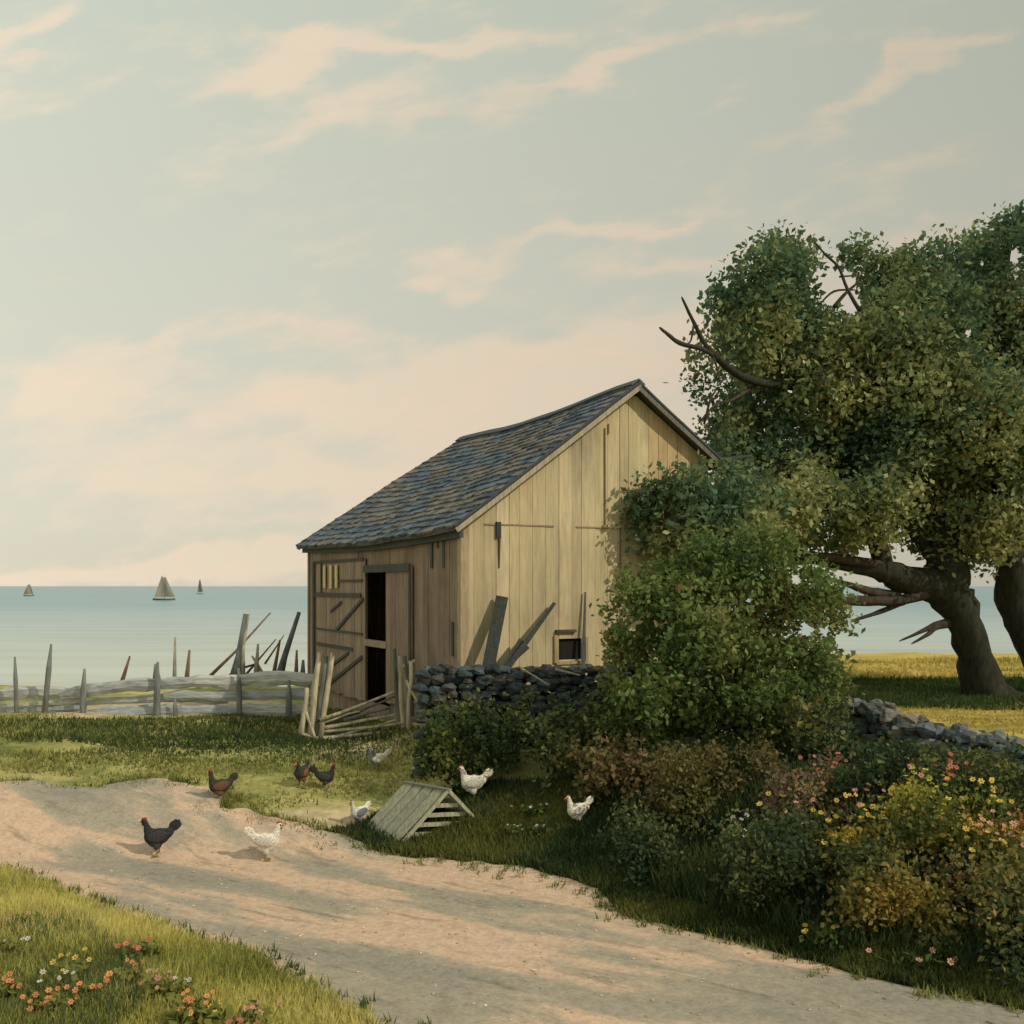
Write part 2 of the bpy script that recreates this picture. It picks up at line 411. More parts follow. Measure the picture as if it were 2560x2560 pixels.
# ------------------------------------------------------------------ barn
BW, BL, UR = 4.17, 7.1, 2.79
ZE, ZR, ZE2, ZB = 3.84, 5.93, 4.99, .75
br = math.atan2(.468, .884)
barn = empty('barn', (-.68, 13.9, 0), br, 'old saltbox barn with ochre plank gable, brown door side and sagging grey shingle roof', 'barn')
BI = Matrix.Translation((-.68, 13.9, 0)) @ Matrix.Rotation(br, 4, 'Z')
BINV = BI.inverted()
def sag(u, v): return -.13*math.sin(math.pi*min(max(v/BL, 0), 1))*(0.55+.45*u/UR)
def roof_z(u):
    return ZE+(ZR-ZE)*u/UR if u < UR else ZR-(ZR-ZE2)*(u-UR)/(BW-UR)
def wall_boards(mb, axis_, x0, x1, top, bottom, thick, holes=(), wr=(.15, .24), tint=None):
    """vertical boards along local u (axis_='u', plane v=0) or v (plane u=0)"""
    x = x0
    while x < x1-.01:
        w = random.uniform(*wr); xe = min(x+w, x1)
        segs = [(bottom(x), None)]
        a, b = x+.003, xe-.003
        mid = (a+b)/2; off = random.uniform(-.006, .006); g = random.uniform(.86, 1.08)
        c = (g, g*random.uniform(.97, 1.01), g*random.uniform(.93, 1.02))
        if tint: c = tuple(ci*ti for ci, ti in zip(c, tint(mid)))
        spans = [(bottom(mid)-random.uniform(0, .03), (top(a), top(b)))]
        for (h0, h1, z0, z1) in holes:
            if h0 < mid < h1:
                s2 = []
                for zb, zt in spans:
                    s2.append((zb, (z0, z0))); s2.append((z1, zt))
                spans = [s for s in s2 if s[1][0] > s[0]+.01]
        for zb, (ta, tb) in spans:
            if axis_ == 'u':
                vs = [(a, off, zb), (b, off, zb), (b, off, tb), (a, off, ta), (a, off+thick, zb), (b, off+thick, zb), (b, off+thick, tb), (a, off+thick, ta)]
            else:
                vs = [(off, a, zb), (off, b, zb), (off, b, tb), (off, a, ta), (off+thick, a, zb), (off+thick, b, zb), (off+thick, b, tb), (off+thick, a, ta)]
            mb.add(vs, [(0, 1, 2, 3), (7, 6, 5, 4), (0, 4, 5, 1), (1, 5, 6, 2), (2, 6, 7, 3), (3, 7, 4, 0)], c)
        x = xe
# gable: small square opening low on the right
def u_at(px):
    k = (px-1280)/2560  # solve -.68+.884u = k(13.9+.468u)
    return (k*13.9+.68)/(.884-.468*k)
def z_at_u(py, u): return EYE-(py-HZ)/2560*(13.9+.468*u)
def v_at(px):
    k = (px-1280)/2560
    return (-.68-k*13.9)/(.468+.884*k)
def z_at_v(py, v): return EYE-(py-HZ)/2560*(13.9+.884*v)
uw0, uw1 = u_at(1397), u_at(1462); zw0, zw1 = z_at_u(1650, uw0), z_at_u(1597, uw0)
mb = MB(); wall_boards(mb, 'u', 0, BW, lambda u: roof_z(u)-.05, lambda u: ZB, .03, holes=[(uw0, uw1, zw0, zw1)],
    tint=lambda u: (1.0, .97, .93) if u < 3.0 else (.92, .80, .70))
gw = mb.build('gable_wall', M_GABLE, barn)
# back-side walls, close the barn
mb = MB(); wall_boards(mb, 'v', 0.02, BL, lambda v: ZE2-.05+sag(BW, v)*.3, lambda v: ZB, .03)
for i, v in enumerate(mb.v): mb.v[i] = (v[0]+BW-.03, v[1], v[2])
mb.build('rear_wall', M_FRONT, barn)
mb = MB(); wall_boards(mb, 'u', 0.02, BW-.04, lambda u: roof_z(u)-.06, lambda u: ZB, .03)
for i, v in enumerate(mb.v): mb.v[i] = (v[0], v[1]+BL-.06-1.30*max(0, v[2]-ZE)/(ZR-ZE), v[2]-(.05 if v[2] > ZE else 0))
mb.build('far_gable_wall', M_FRONT, barn)
vo0, vo1 = v_at(970), v_at(920)
zo0, zo1 = z_at_v(1760, 3.2), z_at_v(1418, 3.2)
mb = MB(); wall_boards(mb, 'v', 0, BL, lambda v: ZE-.03+sag(0, v), lambda v: ZB, .03, holes=[(vo0-.05, vo1+.05, zo0, zo1)])
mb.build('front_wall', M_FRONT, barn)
mb = MB(); mb.frame_box(None, .05, BW-.05, .05, BL-.05, ZB-.1, ZB+.06, col=(.09, .07, .05)); mb.build('floor', M_WOOD, barn)
# frame timbers: corner posts, girt, eave board
mb = MB()
GR = (.13, .135, .13); BRW = (.26, .19, .13)
mb.frame_box(None, -.022, .05, BL-.10, BL+.02, ZB, ZE-.12, col=(.20, .15, .11)); mb.build('corner_post', M_WOOD, barn)
mb = MB(); mb.frame_box(None, -.026, .10, -.020, .09, ZB, ZE-.02, col=(.42, .33, .21)); mb.build('corner_post', M_WOOD, barn)
mb = MB()
for i in range(8):
    v0, v1 = -.12+i*(BL+.27)/8, -.12+(i+1)*(BL+.27)/8
    a = Vector((-.06, v0, ZE-.10+sag(0, v0))); b = Vector((-.06, v1, ZE-.10+sag(0, v1)))
    mb.plank(a, b, .06, .17, col=(.10, .105, .10))
mb.build('eave_board', M_WOOD, barn)
# girt line and hinge strap on the gable
mb = MB()
zg = z_at_u(1315, 1)
for a, b in ((u_at(1210), u_at(1385)), (u_at(1440), u_at(1560))):
    mb.frame_box(None, a, b, -.014, .0, zg, zg+.02, col=(.34, .24, .17))
mb.build('girt_batten', M_WOOD, barn)
uh = u_at(1247)
mb = MB(); mb.frame_box(None, uh-.05, uh+.02, -.035, 0, z_at_u(1345, uh), z_at_u(1305, uh), col=(.06, .065, .07))
mb.plank((uh, -.012, z_at_u(1345, uh)), (uh, -.012, z_at_u(1420, uh)), .022, .05, up=(0, 0, 1), taper=.4, col=(.10, .08, .06)); mb.build('hinge_strap', M_WOOD, barn)
for (pa, y0, y1) in ((1512, 1070, 1310), (1521, 1060, 1085), (1550, 1320, 1420)):
    mb = MB(); ua = u_at(pa); mb.frame_box(None, ua-.008, ua+.008, -.016, 0, z_at_u(y1, ua), z_at_u(y0, ua), col=(.26, .17, .11)); mb.build('batten', M_WOOD, barn)
# opening in the gable
op = MB(); t = .045
for (a, b, c, d) in ((uw0-.04-t, uw0-.04, zw0-.04, zw1+.05), (uw1, uw1+t, zw0-.02, zw1+.02), (uw0-.05, uw1+t, zw0-t-.02, zw0-.02)):
    op.frame_box(None, a, b, -.03, .03, c, d, col=(.40, .30, .17))
win = op.build('window', M_WOOD, barn)
mb = MB(); mb.frame_box(None, uw0-.06, uw0+.27, -.05, .0, zw1+.09, zw1+.13, col=(.09, .08, .07)); mb.build('lintel', M_WOOD, win)
mb = MB(); mb.frame_box(None, uw0-.1, uw1+.1, .05, .07, zw0-.1, zw1+.1, col=(.02, .02, .018)); mb.build('dark_panel', M_WOOD, win)  # near-black panel painted as the dark interior behind the opening
# doors on the shaded side: frame of stiles, rails and braces over boards
def door(name, va, vb, zb, zt, bars, label, boardcol):
    mb = MB()
    v = va
    while v < vb-.01:
        e = min(v+random.uniform(.16, .22), vb); g = random.uniform(.85, 1.1)
        mb.frame_box(None, -.05+random.uniform(-.004, .004), -.028, v+.004, e-.004, zb+random.uniform(-.03, .03), zt, col=tuple(g*c for c in boardcol)); v = e
    d = mb.build(name, M_WOOD, barn); tag(d, label)
    for (nm, p0, q0, p1, q1, w, tt) in bars:
        m2 = MB(); m2.plank((-.062-tt*.5, p0, q0), (-.062-tt*.5, p1, q1), w, .02, up=(1, 0, 0), col=(.10, .095, .085)); m2.build(nm, M_WOOD, d)
    return d
L0, L1 = vo1+.02, v_at(792); zt, zb = z_at_v(1400, 5), z_at_v(1735, 5)
zz = lambda py: z_at_v(py, 5)
door('door', L0, L1, zb, zt, [
    ('rail', L0+.05, zz(1402), L1-.05, zz(1402), .05, 0), ('rail', L0+.1, zz(1452), v_at(838), zz(1452), .04, 0),
    ('rail', L0+.15, zz(1487), L1-.12, zz(1487), .07, .02), ('rail', L0+.1, zz(1578), L1-.2, zz(1578), .035, 0),
    ('rail', v_at(890), zz(1618), L1-.2, zz(1618), .06, 0),
    ('brace', L0+.05, zz(1495), v_at(850), zz(1575), .06, .012), ('brace', v_at(862), zz(1505), v_at(835), zz(1530), .05, .012),
    ('brace', L0+.1, zz(1632), v_at(832), zz(1715), .06, .012), ('brace', v_at(880), zz(1628), v_at(840), zz(1665), .05, .012),
    ('stile', L1-.04, zb, L1-.04, zt, .08, .03), ('stile', v_at(812), zz(1400), v_at(812), zz(1490), .05, .024)], 'left door leaf with cross braces', (.34, .255, .185))
R0, R1 = v_at(1036), vo0-.02
zt2, zb2 = z_at_v(1415, 2.3), z_at_v(1760, 2.3)
door('door', R0, R1, zb2, zt2, [
    ('rail', R0+.02, zt2-.03, L0, zt2-.03, .12, .028), ('stile', R0+.04, zb2+.2, R0+.04, zt2-.1, .07, .0)], 'plain right door leaf half open', (.31, .225, .165))
mb = MB(); z = z_at_v(1610, 3.2); mb.frame_box(None, -.06, -.01, vo0-.06, vo1+.06, z-.05, z+.06, col=(.36, .28, .19)); mb.build('crossbar', M_WOOD, barn)
# yellow patch of newer boards at the top of the left leaf, slightly sprung
for p in (822, 838, 852):
    v = v_at(p); mb = MB(); mb.plank((-.085, v, zz(1480)+random.uniform(0, .1)), (-.085, v, zz(1412)), .02, .12, up=(0, 1, 0), col=(.72, .56, .30))
    mb.build('patch_board', M_WOOD, barn)
for px, y0, y1 in ((1080, 1345, 1420), (1095, 1340, 1370), (1110, 1335, 1420), (1132, 1555, 1640)):
    v = v_at(px); mb = MB(); mb.plank((-.012, v, z_at_v(y1, v)), (-.012, v, z_at_v(y0, v)), .012, .07, up=(0, 1, 0), col=(.10, .11, .11))
    mb.build('tar_patch', M_WOOD, barn)

# roof: courses of individually laid shingles on a sagging deck
def roof_pt(u, v, n, side):
    """u across (0 eave .. 1 ridge), v along; n lifts off the deck. The far verge slants in towards the ridge"""
    v = -.16+(v+.16)*(1-.175*max(u, 0))
    if side == 0: U = -.20+u*(UR+.20); Z = ZE-.06+ (ZR-ZE+.12)*u; nx, nzz = -(ZR-ZE), UR
    else: U = BW+.22-u*(BW+.22-UR); Z = ZE2-.12+(ZR-ZE2+.18)*u; nx, nzz = (ZR-ZE2), (BW-UR)
    l = math.hypot(nx, nzz)
    return Vector((U+nx/l*n, v, Z+sag(min(U, UR), v)+nzz/l*n+.03*mnoise.noise(Vector((U*.8, v*.7, 2)))))
roof = None
mb = MB()
for side, courses in ((0, 21), (1, 12)):
    V0, V1 = -.16, BL+.16
    nseg = 16
    for i in range(nseg):  # deck
        a, b = V0+(V1-V0)*i/nseg, V0+(V1-V0)*(i+1)/nseg
        for j in range(4):
            u0, u1 = j/4, (j+1)/4
            vs = [roof_pt(u0, a, 0, side), roof_pt(u1, a, 0, side), roof_pt(u1, b, 0, side), roof_pt(u0, b, 0, side)]
            vs += [v-Vector((0, 0, .05)) for v in vs]
            mb.add(vs, [(0, 1, 2, 3), (7, 6, 5, 4), (0, 4, 5, 1), (2, 6, 7, 3), (1, 5, 6, 2), (3, 7, 4, 0)], (.10, .09, .08))
    for k in range(courses):
        v = V0-random.uniform(0, .03)
        while v < V1:
            w = random.uniform(.10, .26); e = min(v+w, V1+random.uniform(0, .03))
            u0 = k/courses+random.uniform(-.010, .006); u1 = min((k+1.5)/courses, 1.0)
            g = random.random(); n0 = mnoise.noise(Vector((k*.35, v*.8, side*5)))
            base = Vector((.16, .15, .135)) if n0 < .02 else Vector((.11, .135, .165))
            c = base*(0.75+.65*g)
            if random.random() < .10: c = Vector((.06, .085, .12))
            th = random.uniform(.018, .032)
            q = [roof_pt(u0, v+.003, .01+th, side), roof_pt(u1, v+.003, .006, side), roof_pt(u1, e-.003, .006, side), roof_pt(u0, e-.003, .01+th+random.uniform(0, .008), side)]
            q += [roof_pt(u0, v+.003, -.002, side), roof_pt(u1, v+.003, -.002, side), roof_pt(u1, e-.003, -.002, side), roof_pt(u0, e-.003, -.002, side)]
            mb.add(q, [(0, 1, 2, 3), (7, 6, 5, 4), (0, 4, 5, 1), (1, 5, 6, 2), (2, 6, 7, 3), (3, 7, 4, 0)], tuple(c))
            v = e
roof = mb.build('roof', M_SHINGLE, barn)
mb = MB()
for i in range(10):
    a = -.18+(BL+.36)*i/10; b = -.18+(BL+.36)*(i+1)/10
    for s in (0, 1):
        pa = roof_pt(.985, a, .05, s); pb = roof_pt(.985, b, .05, s); mb.plank(pa, pb, .13, .025, up=(0.6*(-1 if s == 0 else 1), 0, .8), col=(.10, .12, .14))
mb.build('ridge_board', M_WOOD, roof)
for side in (0, 1):
    for vv, cc in ((-.185, (.40, .35, .25) if side == 0 else (.16, .15, .13)), (BL+.185, (.2, .17, .13))):
        mb = MB(); n = 6
        for j in range(n):
            mb.plank(roof_pt(j/n, vv, -.055, side), roof_pt((j+1)/n, vv, -.055, side), .025, .065, up=(0, 0, 1), col=cc)
        mb.build('barge_board', M_WOOD, roof)
        mb = MB()
        for j in range(9):
            mb.plank(roof_pt(j/9, vv*1.0, .01, side), roof_pt((j+1.02)/9, vv, .01, side), .035, .03, up=(0, 0, 1), col=(.07, .085, .10), jit=.006)
        mb.build('verge_strip', M_WOOD, roof)

# ------------------------------------------------------------------ loose boards leaning on the gable
DK = (.05, .055, .05)
def lean(name, label, pts, w, t, col, taper=.9, cat='board'):
    a, b = pts; mb = MB(); o = Vector(a)
    mb.plank((0, 0, 0), Vector(b)-o, w, t, up=(0, -1, .1), taper=taper, col=col)
    q = mb.build(name, M_WOOD); q.location = o; tag(q, label, cat); return q
def on_gable(px, py, out=.06):
    u = u_at(px); p = BI @ Vector((u, -out, z_at_u(py, u))); return p
def foot(px, py, out): return BI @ Vector((u_at(px), -out, z_at_u(py, u_at(px))))
lean('plank', 'broad dark plank leaning on the ochre gable near the barn corner', (foot(1172, 1700, .5), on_gable(1247, 1492, .10)), .17, .035, DK, 1.0, 'plank')
lean('pole', 'long thin dark pole slanting up to the right against the gable', (foot(1215, 1690, .42), on_gable(1378, 1508, .09)), .085, .06, DK, .6, 'pole')
lean('stake', 'short thick stake slanting right at the foot of the leaning planks', (foot(1235, 1665, .36), foot(1290, 1600, .16)), .11, .05, DK, .8, 'stake')
lean('stake', 'stubby low stake pointing right beside the crossed planks', (foot(1235, 1665, .30), foot(1308, 1617, .14)), .07, .05, DK, .7, 'stake')
lean('board', 'narrow upright dark board standing beside the small gable opening', (foot(1448, 1680, .10), on_gable(1459, 1480, .045)), .06, .03, (.12, .13, .135), .45)
# ------------------------------------------------------------------ dry stone walls
def stone_wall(name, label, line, h, thick, cols, sz=.15):
    """line: list of (x, y, top z)"""
    root = Vector((line[0][0], line[0][1], float(H(line[0][0], line[0][1]))))
    mb = MB(); k = 0
    segs = list(zip(line, line[1:]))
    for (x0, y0, t0), (x1, y1, t1) in segs:
        L = math.hypot(x1-x0, y1-y0); n = max(2, int(L/(sz*1.25)))
        nx, ny = -(y1-y0)/L, (x1-x0)/L
        for i in range(n):
            t = (i+.5)/n; cx, cy = x0+(x1-x0)*t, y0+(y1-y0)*t; top = t0+(t1-t0)*t; bot = float(H(cx, cy))-.08
            rows = max(2, int((top-bot)/(sz*.8)))
            for r in range(rows):
                z = bot+(top-bot)*(r+.5)/rows
                for s in (-1, 0, 1):
                    if s == 0 and r < rows-1: continue
                    k += 1
                    o_ = s*thick*.33*(1-.25*r/rows)
                    c = random.choice(cols); g = random.uniform(.75, 1.3)
                    M = (Matrix.Translation(Vector((cx+nx*o_+random.uniform(-.05, .05), cy+ny*o_+random.uniform(-.04, .04), z+random.uniform(-.03, .04)))-root)
                         @ Matrix.Rotation(math.atan2(y1-y0, x1-x0)+random.uniform(-.3, .3), 4, 'Z') @ Matrix.Rotation(random.uniform(-.2, .2), 4, 'X')
                         @ Matrix.Diagonal((sz*random.uniform(.65, 1.05), sz*random.uniform(.6, .9), sz*random.uniform(.42, .68), 1)))
                    mb.ball(M, 8, 6, tuple(g*x for x in c), .55, k)
    o = mb.build(name, M_STONE); o.location = root
    return tag(o, label, 'stone wall')
BL_ = [(.055, .075, .09), (.07, .095, .11), (.05, .065, .06), (.085, .085, .08), (.04, .05, .055)]
lw = [(P(px, py, d).x, d, P(px, py, d).z) for px, py, d in ((1050, 1672, 13.2), (1150, 1668, 13.15), (1300, 1672, 13.2), (1450, 1670, 13.4), (1600, 1660, 13.7), (1760, 1680, 13.8))]
stone_wall('stone_wall', 'dark blue-grey dry stone wall running below the ochre barn gable', lw, .6, .5, BL_, .12)
rw = [(P(px, py, d).x, d, P(px, py, d).z) for px, py, d in ((2080, 1745, 13.3), (2200, 1768, 12.4), (2330, 1815, 11.5), (2450, 1835, 10.9), (2600, 1862, 10.2), (2900, 1900, 9.3))]
stone_wall('stone_wall', 'weathered stone wall with pale cap stones at the right under the willow', rw, .6, .55,
           [(.14, .14, .13), (.10, .12, .13), (.07, .085, .085), (.22, .20, .17)], .15)
lean('stick', 'pale bare stick lying down the face of the barn wall stones', (P(1300, 1668, 12.8), P(1372, 1712, 12.78)), .022, .02, (.42, .38, .27), .6, 'stick')
lean('stick', 'short pale branch resting on the wall top under the small opening', (P(1388, 1672, 13.05), P(1450, 1688, 13.0)), .03, .025, (.36, .33, .24), .6, 'stick')

# ------------------------------------------------------------------ rail fence on the left and leaning driftwood
FD = lambda px: 17.6+.7*max(0, (300-px))/600.
fence = empty('rail_fence', G(400, 1800), 0, 'weathered grey split rail fence with gaps running along the bluff above the sea', 'fence')
FI = Matrix.Translation(-fence.location)
GREY = [(.50, .51, .49), (.42, .44, .44), (.54, .54, .51), (.38, .41, .43)]
def rail(pts, th, w, col):
    """a split log: rough, flattened, thinner at its ends"""
    mb = MB(); W_ = []; rr = []
    for (a, b) in zip(pts, pts[1:]):
        for k in range(5):
            t = k/5; px = a[0]+(b[0]-a[0])*t; py = a[1]+(b[1]-a[1])*t+random.uniform(-1.4, 1.4); W_.append(P(px, py, FD(px)+th)); rr.append(w*.5*random.uniform(.8, 1.1))
    W_.append(P(*pts[-1], FD(pts[-1][0])+th)); rr[0] *= .6; rr.append(w*.28)
    mb.tube(W_, rr, 7, col, .45, .5)
    return mb.build('rail', M_RAIL, fence, local=FI)
rails = [([(-260, 1752), (0, 1738), (190, 1728)], .23), ([(150, 1738), (330, 1712), (500, 1704)], .22), ([(460, 1706), (640, 1700), (790, 1698)], .25),
    ([(-260, 1792), (0, 1780), (215, 1766)], .20), ([(190, 1758), (420, 1744), (570, 1752)], .15), ([(410, 1742), (620, 1738), (790, 1737)], .20),
    ([(-260, 1818), (0, 1806), (270, 1790)], .20), ([(180, 1798), (420, 1777), (600, 1780)], .20), ([(440, 1782), (620, 1776), (790, 1778)], .22),
    ([(210, 1780), (380, 1766), (440, 1768)], .12), ([(540, 1806), (700, 1802), (800, 1806)], .14), ([(-100, 1826), (150, 1814), (320, 1806)], .14), ([(-200, 1770), (60, 1762), (200, 1752)], .10),
    ([(-260, 1835), (100, 1828), (380, 1820)], .12), ([(300, 1812), (500, 1804), (640, 1806)], .12), ([(100, 1790), (240, 1784), (360, 1790)], .10)]
for i, (pts, w) in enumerate(rails): rail(pts, random.uniform(-.05, .08), w, GREY[i % 4])
def post(px, y0, y1, r, lean_=0, col=(.19, .20, .19), parent=None, off=-.16, flat=.7):
    d = FD(px)+off; a = P(px, y0, d); b = P(px+lean_, y1, d)
    mb = MB(); mb.tube([a, (a*2+b)/3, (a+b*2)/3, b], [r, r*.95, r*.85, r*.35], 7, col, .25, flat)
    return mb
for px, y0, y1, r, ln in ((42, 1810, 1642, .045, -5), (110, 1800, 1610, .055, 18), (205, 1830, 1672, .06, 6), (390, 1840, 1655, .065, 4), (440, 1840, 1745, .05, -3), (720, 1830, 1700, .06, 3), (600, 1835, 1670, .055, -4)):
    post(px, y0, y1, r, ln).build('post', M_BARK, fence, smooth=True, local=FI)
def loose(name, label, pts, r, col, d=None, flat=.7, cat=None):
    dd = d or FD(pts[0][0])+.35
    W_ = [P(x, y, dd+.12*i) for i, (x, y) in enumerate(pts)]; o = W_[0]
    mb = MB(); n = len(W_); mb.tube([p-o for p in W_], [r*(1-.6*i/(n-1)) for i in range(n)], 7, col, .25, flat)
    q = mb.build(name, M_BARK, smooth=True); q.location = o
    return tag(q, label, cat or name.split('_')[-1])
BRN, PALE, DKG = (.20, .13, .09), (.33, .31, .24), (.13, .14, .14)
loose('stake', 'small brown stake leaning right over the top rail', [(300, 1720), (325, 1640)], .045, BRN)
loose('stake', 'pale upright stake faint against the sea behind the fence', [(436, 1720), (438, 1592)], .04, PALE)
loose('stake', 'short reddish brown stake just right of the pale upright one', [(465, 1715), (474, 1625)], .05, BRN)
loose('post', 'tall dark forked post standing highest behind the fence left of the barn', [(582, 1710), (598, 1640), (614, 1535)], .10, DKG, cat='post')
loose('post', 'slim pale split post beside the tallest dark post', [(607, 1690), (608, 1620), (622, 1535)], .045, PALE, cat='post')
loose('pole', 'long thin brown pole slanting right across the tallest post', [(510, 1705), (590, 1628), (676, 1532)], .035, BRN, d=18.4)
loose('pole', 'thin pole slanting right in the middle of the leaning bundle', [(612, 1690), (690, 1598)], .025, BRN, d=18.5)
loose('pole', 'thinnest pole slanting right just below the middle pole', [(662, 1660), (710, 1588)], .022, BRN, d=18.7)
loose('post', 'bent dark post leaning right nearest the barn corner', [(695, 1705), (712, 1640), (748, 1530)], .085, DKG, cat='post')
loose('post', 'thin brown post crossing in front of the bent dark post', [(680, 1708), (700, 1600)], .045, BRN, cat='post')
loose('post', 'pale tapered stump behind the fence in the bundle', [(640, 1690), (645, 1610)], .05, PALE, cat='post')
loose('stake', 'short twin topped stake beside the barn corner', [(740, 1700), (742, 1625)], .045, BRN, d=17.9)
loose('pole', 'crooked dark pole lying low across the foot of the tallest post', [(540, 1712), (600, 1672), (640, 1660)], .04, DKG, d=18.3)
loose('pole', 'broken pale pole slanting left in front of the pale tapered stump', [(668, 1705), (640, 1655), (630, 1640)], .04, PALE, d=18.2)
loose('stump', 'low forked stump against the barn corner behind the fence', [(756, 1700), (758, 1650)], .06, DKG, d=17.9)
loose('stake', 'little round headed stake left of the pale upright stake', [(392, 1715), (390, 1660)], .09, (.2, .2, .17), cat='stake')

# ------------------------------------------------------------------ broken stick gate in front of the barn doors
gate = empty('gate', G(900, 1850), 0, 'broken rustic gate of pale sticks lying low between leaning posts before the barn doors', 'gate')
GI = Matrix.Translation(-gate.location)
CRM, CRD = (.47, .42, .30), (.14, .14, .12)
def gstick(nm, x0, y0, x1, y1, r, col, d0=15.0, d1=15.0, n=5):
    a, b = P(x0, y0, d0), P(x1, y1, d1); mb = MB()
    pts = [a.lerp(b, i/(n-1))+Vector((random.uniform(-.015, .015), 0, random.uniform(-.015, .015)))*(0 < i < n-1) for i in range(n)]
    mb.tube(pts, [r*(1-.3*i/(n-1)) for i in range(n)], 7, col, .3)
    mb.build(nm, M_BARK, gate, smooth=True, local=GI)
for a in ((775, 1850, 800, 1632, .055, CRM), (800, 1850, 832, 1632, .05, CRM), (790, 1840, 815, 1640, .045, CRD), (752, 1852, 768, 1720, .045, CRM),
          (1010, 1850, 1000, 1640, .05, CRM), (1002, 1850, 985, 1622, .045, CRD), (1022, 1840, 1028, 1655, .05, CRM), (1030, 1790, 1012, 1640, .04, CRD)):
    gstick('post', *a)
for a in ((765, 1800, 850, 1850, .024, CRD), (820, 1845, 990, 1800, .022, CRM), (780, 1812, 900, 1778, .02, CRM), (755, 1835, 880, 1858, .024, CRM), (880, 1856, 1030, 1838, .024, CRD), (1015, 1700, 1055, 1780, .03, CRM), (760, 1770, 790, 1850, .03, CRM), (840, 1862, 1025, 1856, .02, CRM), (800, 1800, 1005, 1722, .028, CRM), (815, 1812, 1000, 1735, .025, CRD), (790, 1822, 960, 1793, .03, CRM), (770, 1832, 1008, 1808, .028, CRM), (830, 1818, 1010, 1782, .022, CRM),
          (760, 1846, 1015, 1828, .03, CRM), (745, 1858, 1020, 1846, .032, CRM), (800, 1850, 1000, 1836, .022, CRD), (860, 1800, 975, 1770, .026, CRD), (1015, 1760, 1100, 1745, .03, (.38, .30, .24)), (1005, 1668, 1038, 1650, .035, CRM)):
    gstick('rail', *a, d0=15.0+random.uniform(-.06, .06), d1=15.0+random.uniform(-.06, .06))

# ------------------------------------------------------------------ A-frame chicken coop
cg = G(1105, 2112)
fl = G(998, 2114); frr = G(1222, 2098); bk = G(908, 2082)
coop = empty('chicken_coop', (fl.x-.03, fl.y, fl.z-.01), 0, 'small A-frame chicken coop of grey boards with a slatted triangular front', 'chicken coop')
ux = Vector((1.0, .20, 0))*1.10; cw = ux.length; ux.normalize(); uy = Vector((-ux.y, ux.x, 0))
coop.rotation_euler = (0, 0, math.atan2(ux.y, ux.x))
ch = .60; cl = .50
skew = -.82    # the coop's long axis runs back to the left
KC = (.34, .34, .255)
def cp(x, y, z): return Vector((x+skew*y, y, z))
mb = MB()
n = 4
for i in range(n):  # boards run from ridge to ground on the left slope
    y0, y1 = cl*i/n+.012, cl*(i+1)/n-.012; g = random.uniform(.85, 1.12); o_ = random.uniform(0, .012)
    for q0, q1 in (((0, 0), (cw/2, ch)),):
        nn = Vector((-ch, 0, cw/2)).normalized()
        vs = []
        for lift in (0+o_, .022+o_):
            vs += [cp(-.03, y0, -.02)+nn*lift, cp(cw/2, y0, ch)+nn*lift, cp(cw/2, y1, ch)+nn*lift, cp(-.03, y1, -.02)+nn*lift]
        mb.add(vs, [(3, 2, 1, 0), (4, 5, 6, 7), (0, 1, 5, 4), (1, 2, 6, 5), (2, 3, 7, 6), (3, 0, 4, 7)], tuple(g*c for c in KC))
mb.build('roof_panel', M_WOOD, coop)
mb = MB()
for i in range(n):
    y0, y1 = cl*i/n+.004, cl*(i+1)/n-.004; nn = Vector((ch, 0, cw/2)).normalized(); vs = []
    for lift in (0, .022):
        vs += [cp(cw+.03, y0, -.02)+nn*lift, cp(cw/2+.002, y0, ch)+nn*lift, cp(cw/2+.002, y1, ch)+nn*lift, cp(cw+.03, y1, -.02)+nn*lift]
    mb.add(vs, [(0, 1, 2, 3), (7, 6, 5, 4), (0, 4, 5, 1), (1, 5, 6, 2), (2, 6, 7, 3), (3, 7, 4, 0)], KC)
mb.build('roof_panel', M_WOOD, coop)
mb = MB(); vs = [cp(.02, cl-.02, -.02), cp(cw-.02, cl-.02, -.02), cp(cw/2, cl-.02, ch-.02), cp(.02, cl-.04, -.02), cp(cw-.02, cl-.04, -.02), cp(cw/2, cl-.04, ch-.02)]
mb.add(vs, [(0, 1, 2), (5, 4, 3), (0, 3, 4, 1), (1, 4, 5, 2), (2, 5, 3, 0)], (.12, .11, .09)); mb.build('back_panel', M_WOOD, coop)
for s in (0, 1):
    mb = MB(); a = cp(-.05 if s == 0 else cw+.05, -.03, -.05); b = cp(cw/2+(.0 if s else -.0), -.03, ch+.02)
    mb.plank(a, b, .035, .06, up=(0, 1, 0), col=(.42, .41, .29)); mb.v = mb.v; mb.build('rafter', M_WOOD, coop)
for i in range(6):
    z = .005+i*.105; hw = cw/2*(1-z/ch); 
    if hw < .05: continue
    mb = MB(); mb.plank(cp(cw/2-hw+.02, .004, z+.015), cp(cw/2+hw-.02, .004, z+.015), .02, .046, up=(0, 0, 1), col=(.43, .42, .30)); mb.build('slat', M_WOOD, coop)
mb = MB(); mb.plank(cp(cw/2, -.05, ch+.025), cp(cw/2, cl+.02, ch+.025), .06, .02, up=(0, 0, 1), col=(.2, .2, .16)); mb.build('ridge_cap', M_WOOD, coop)

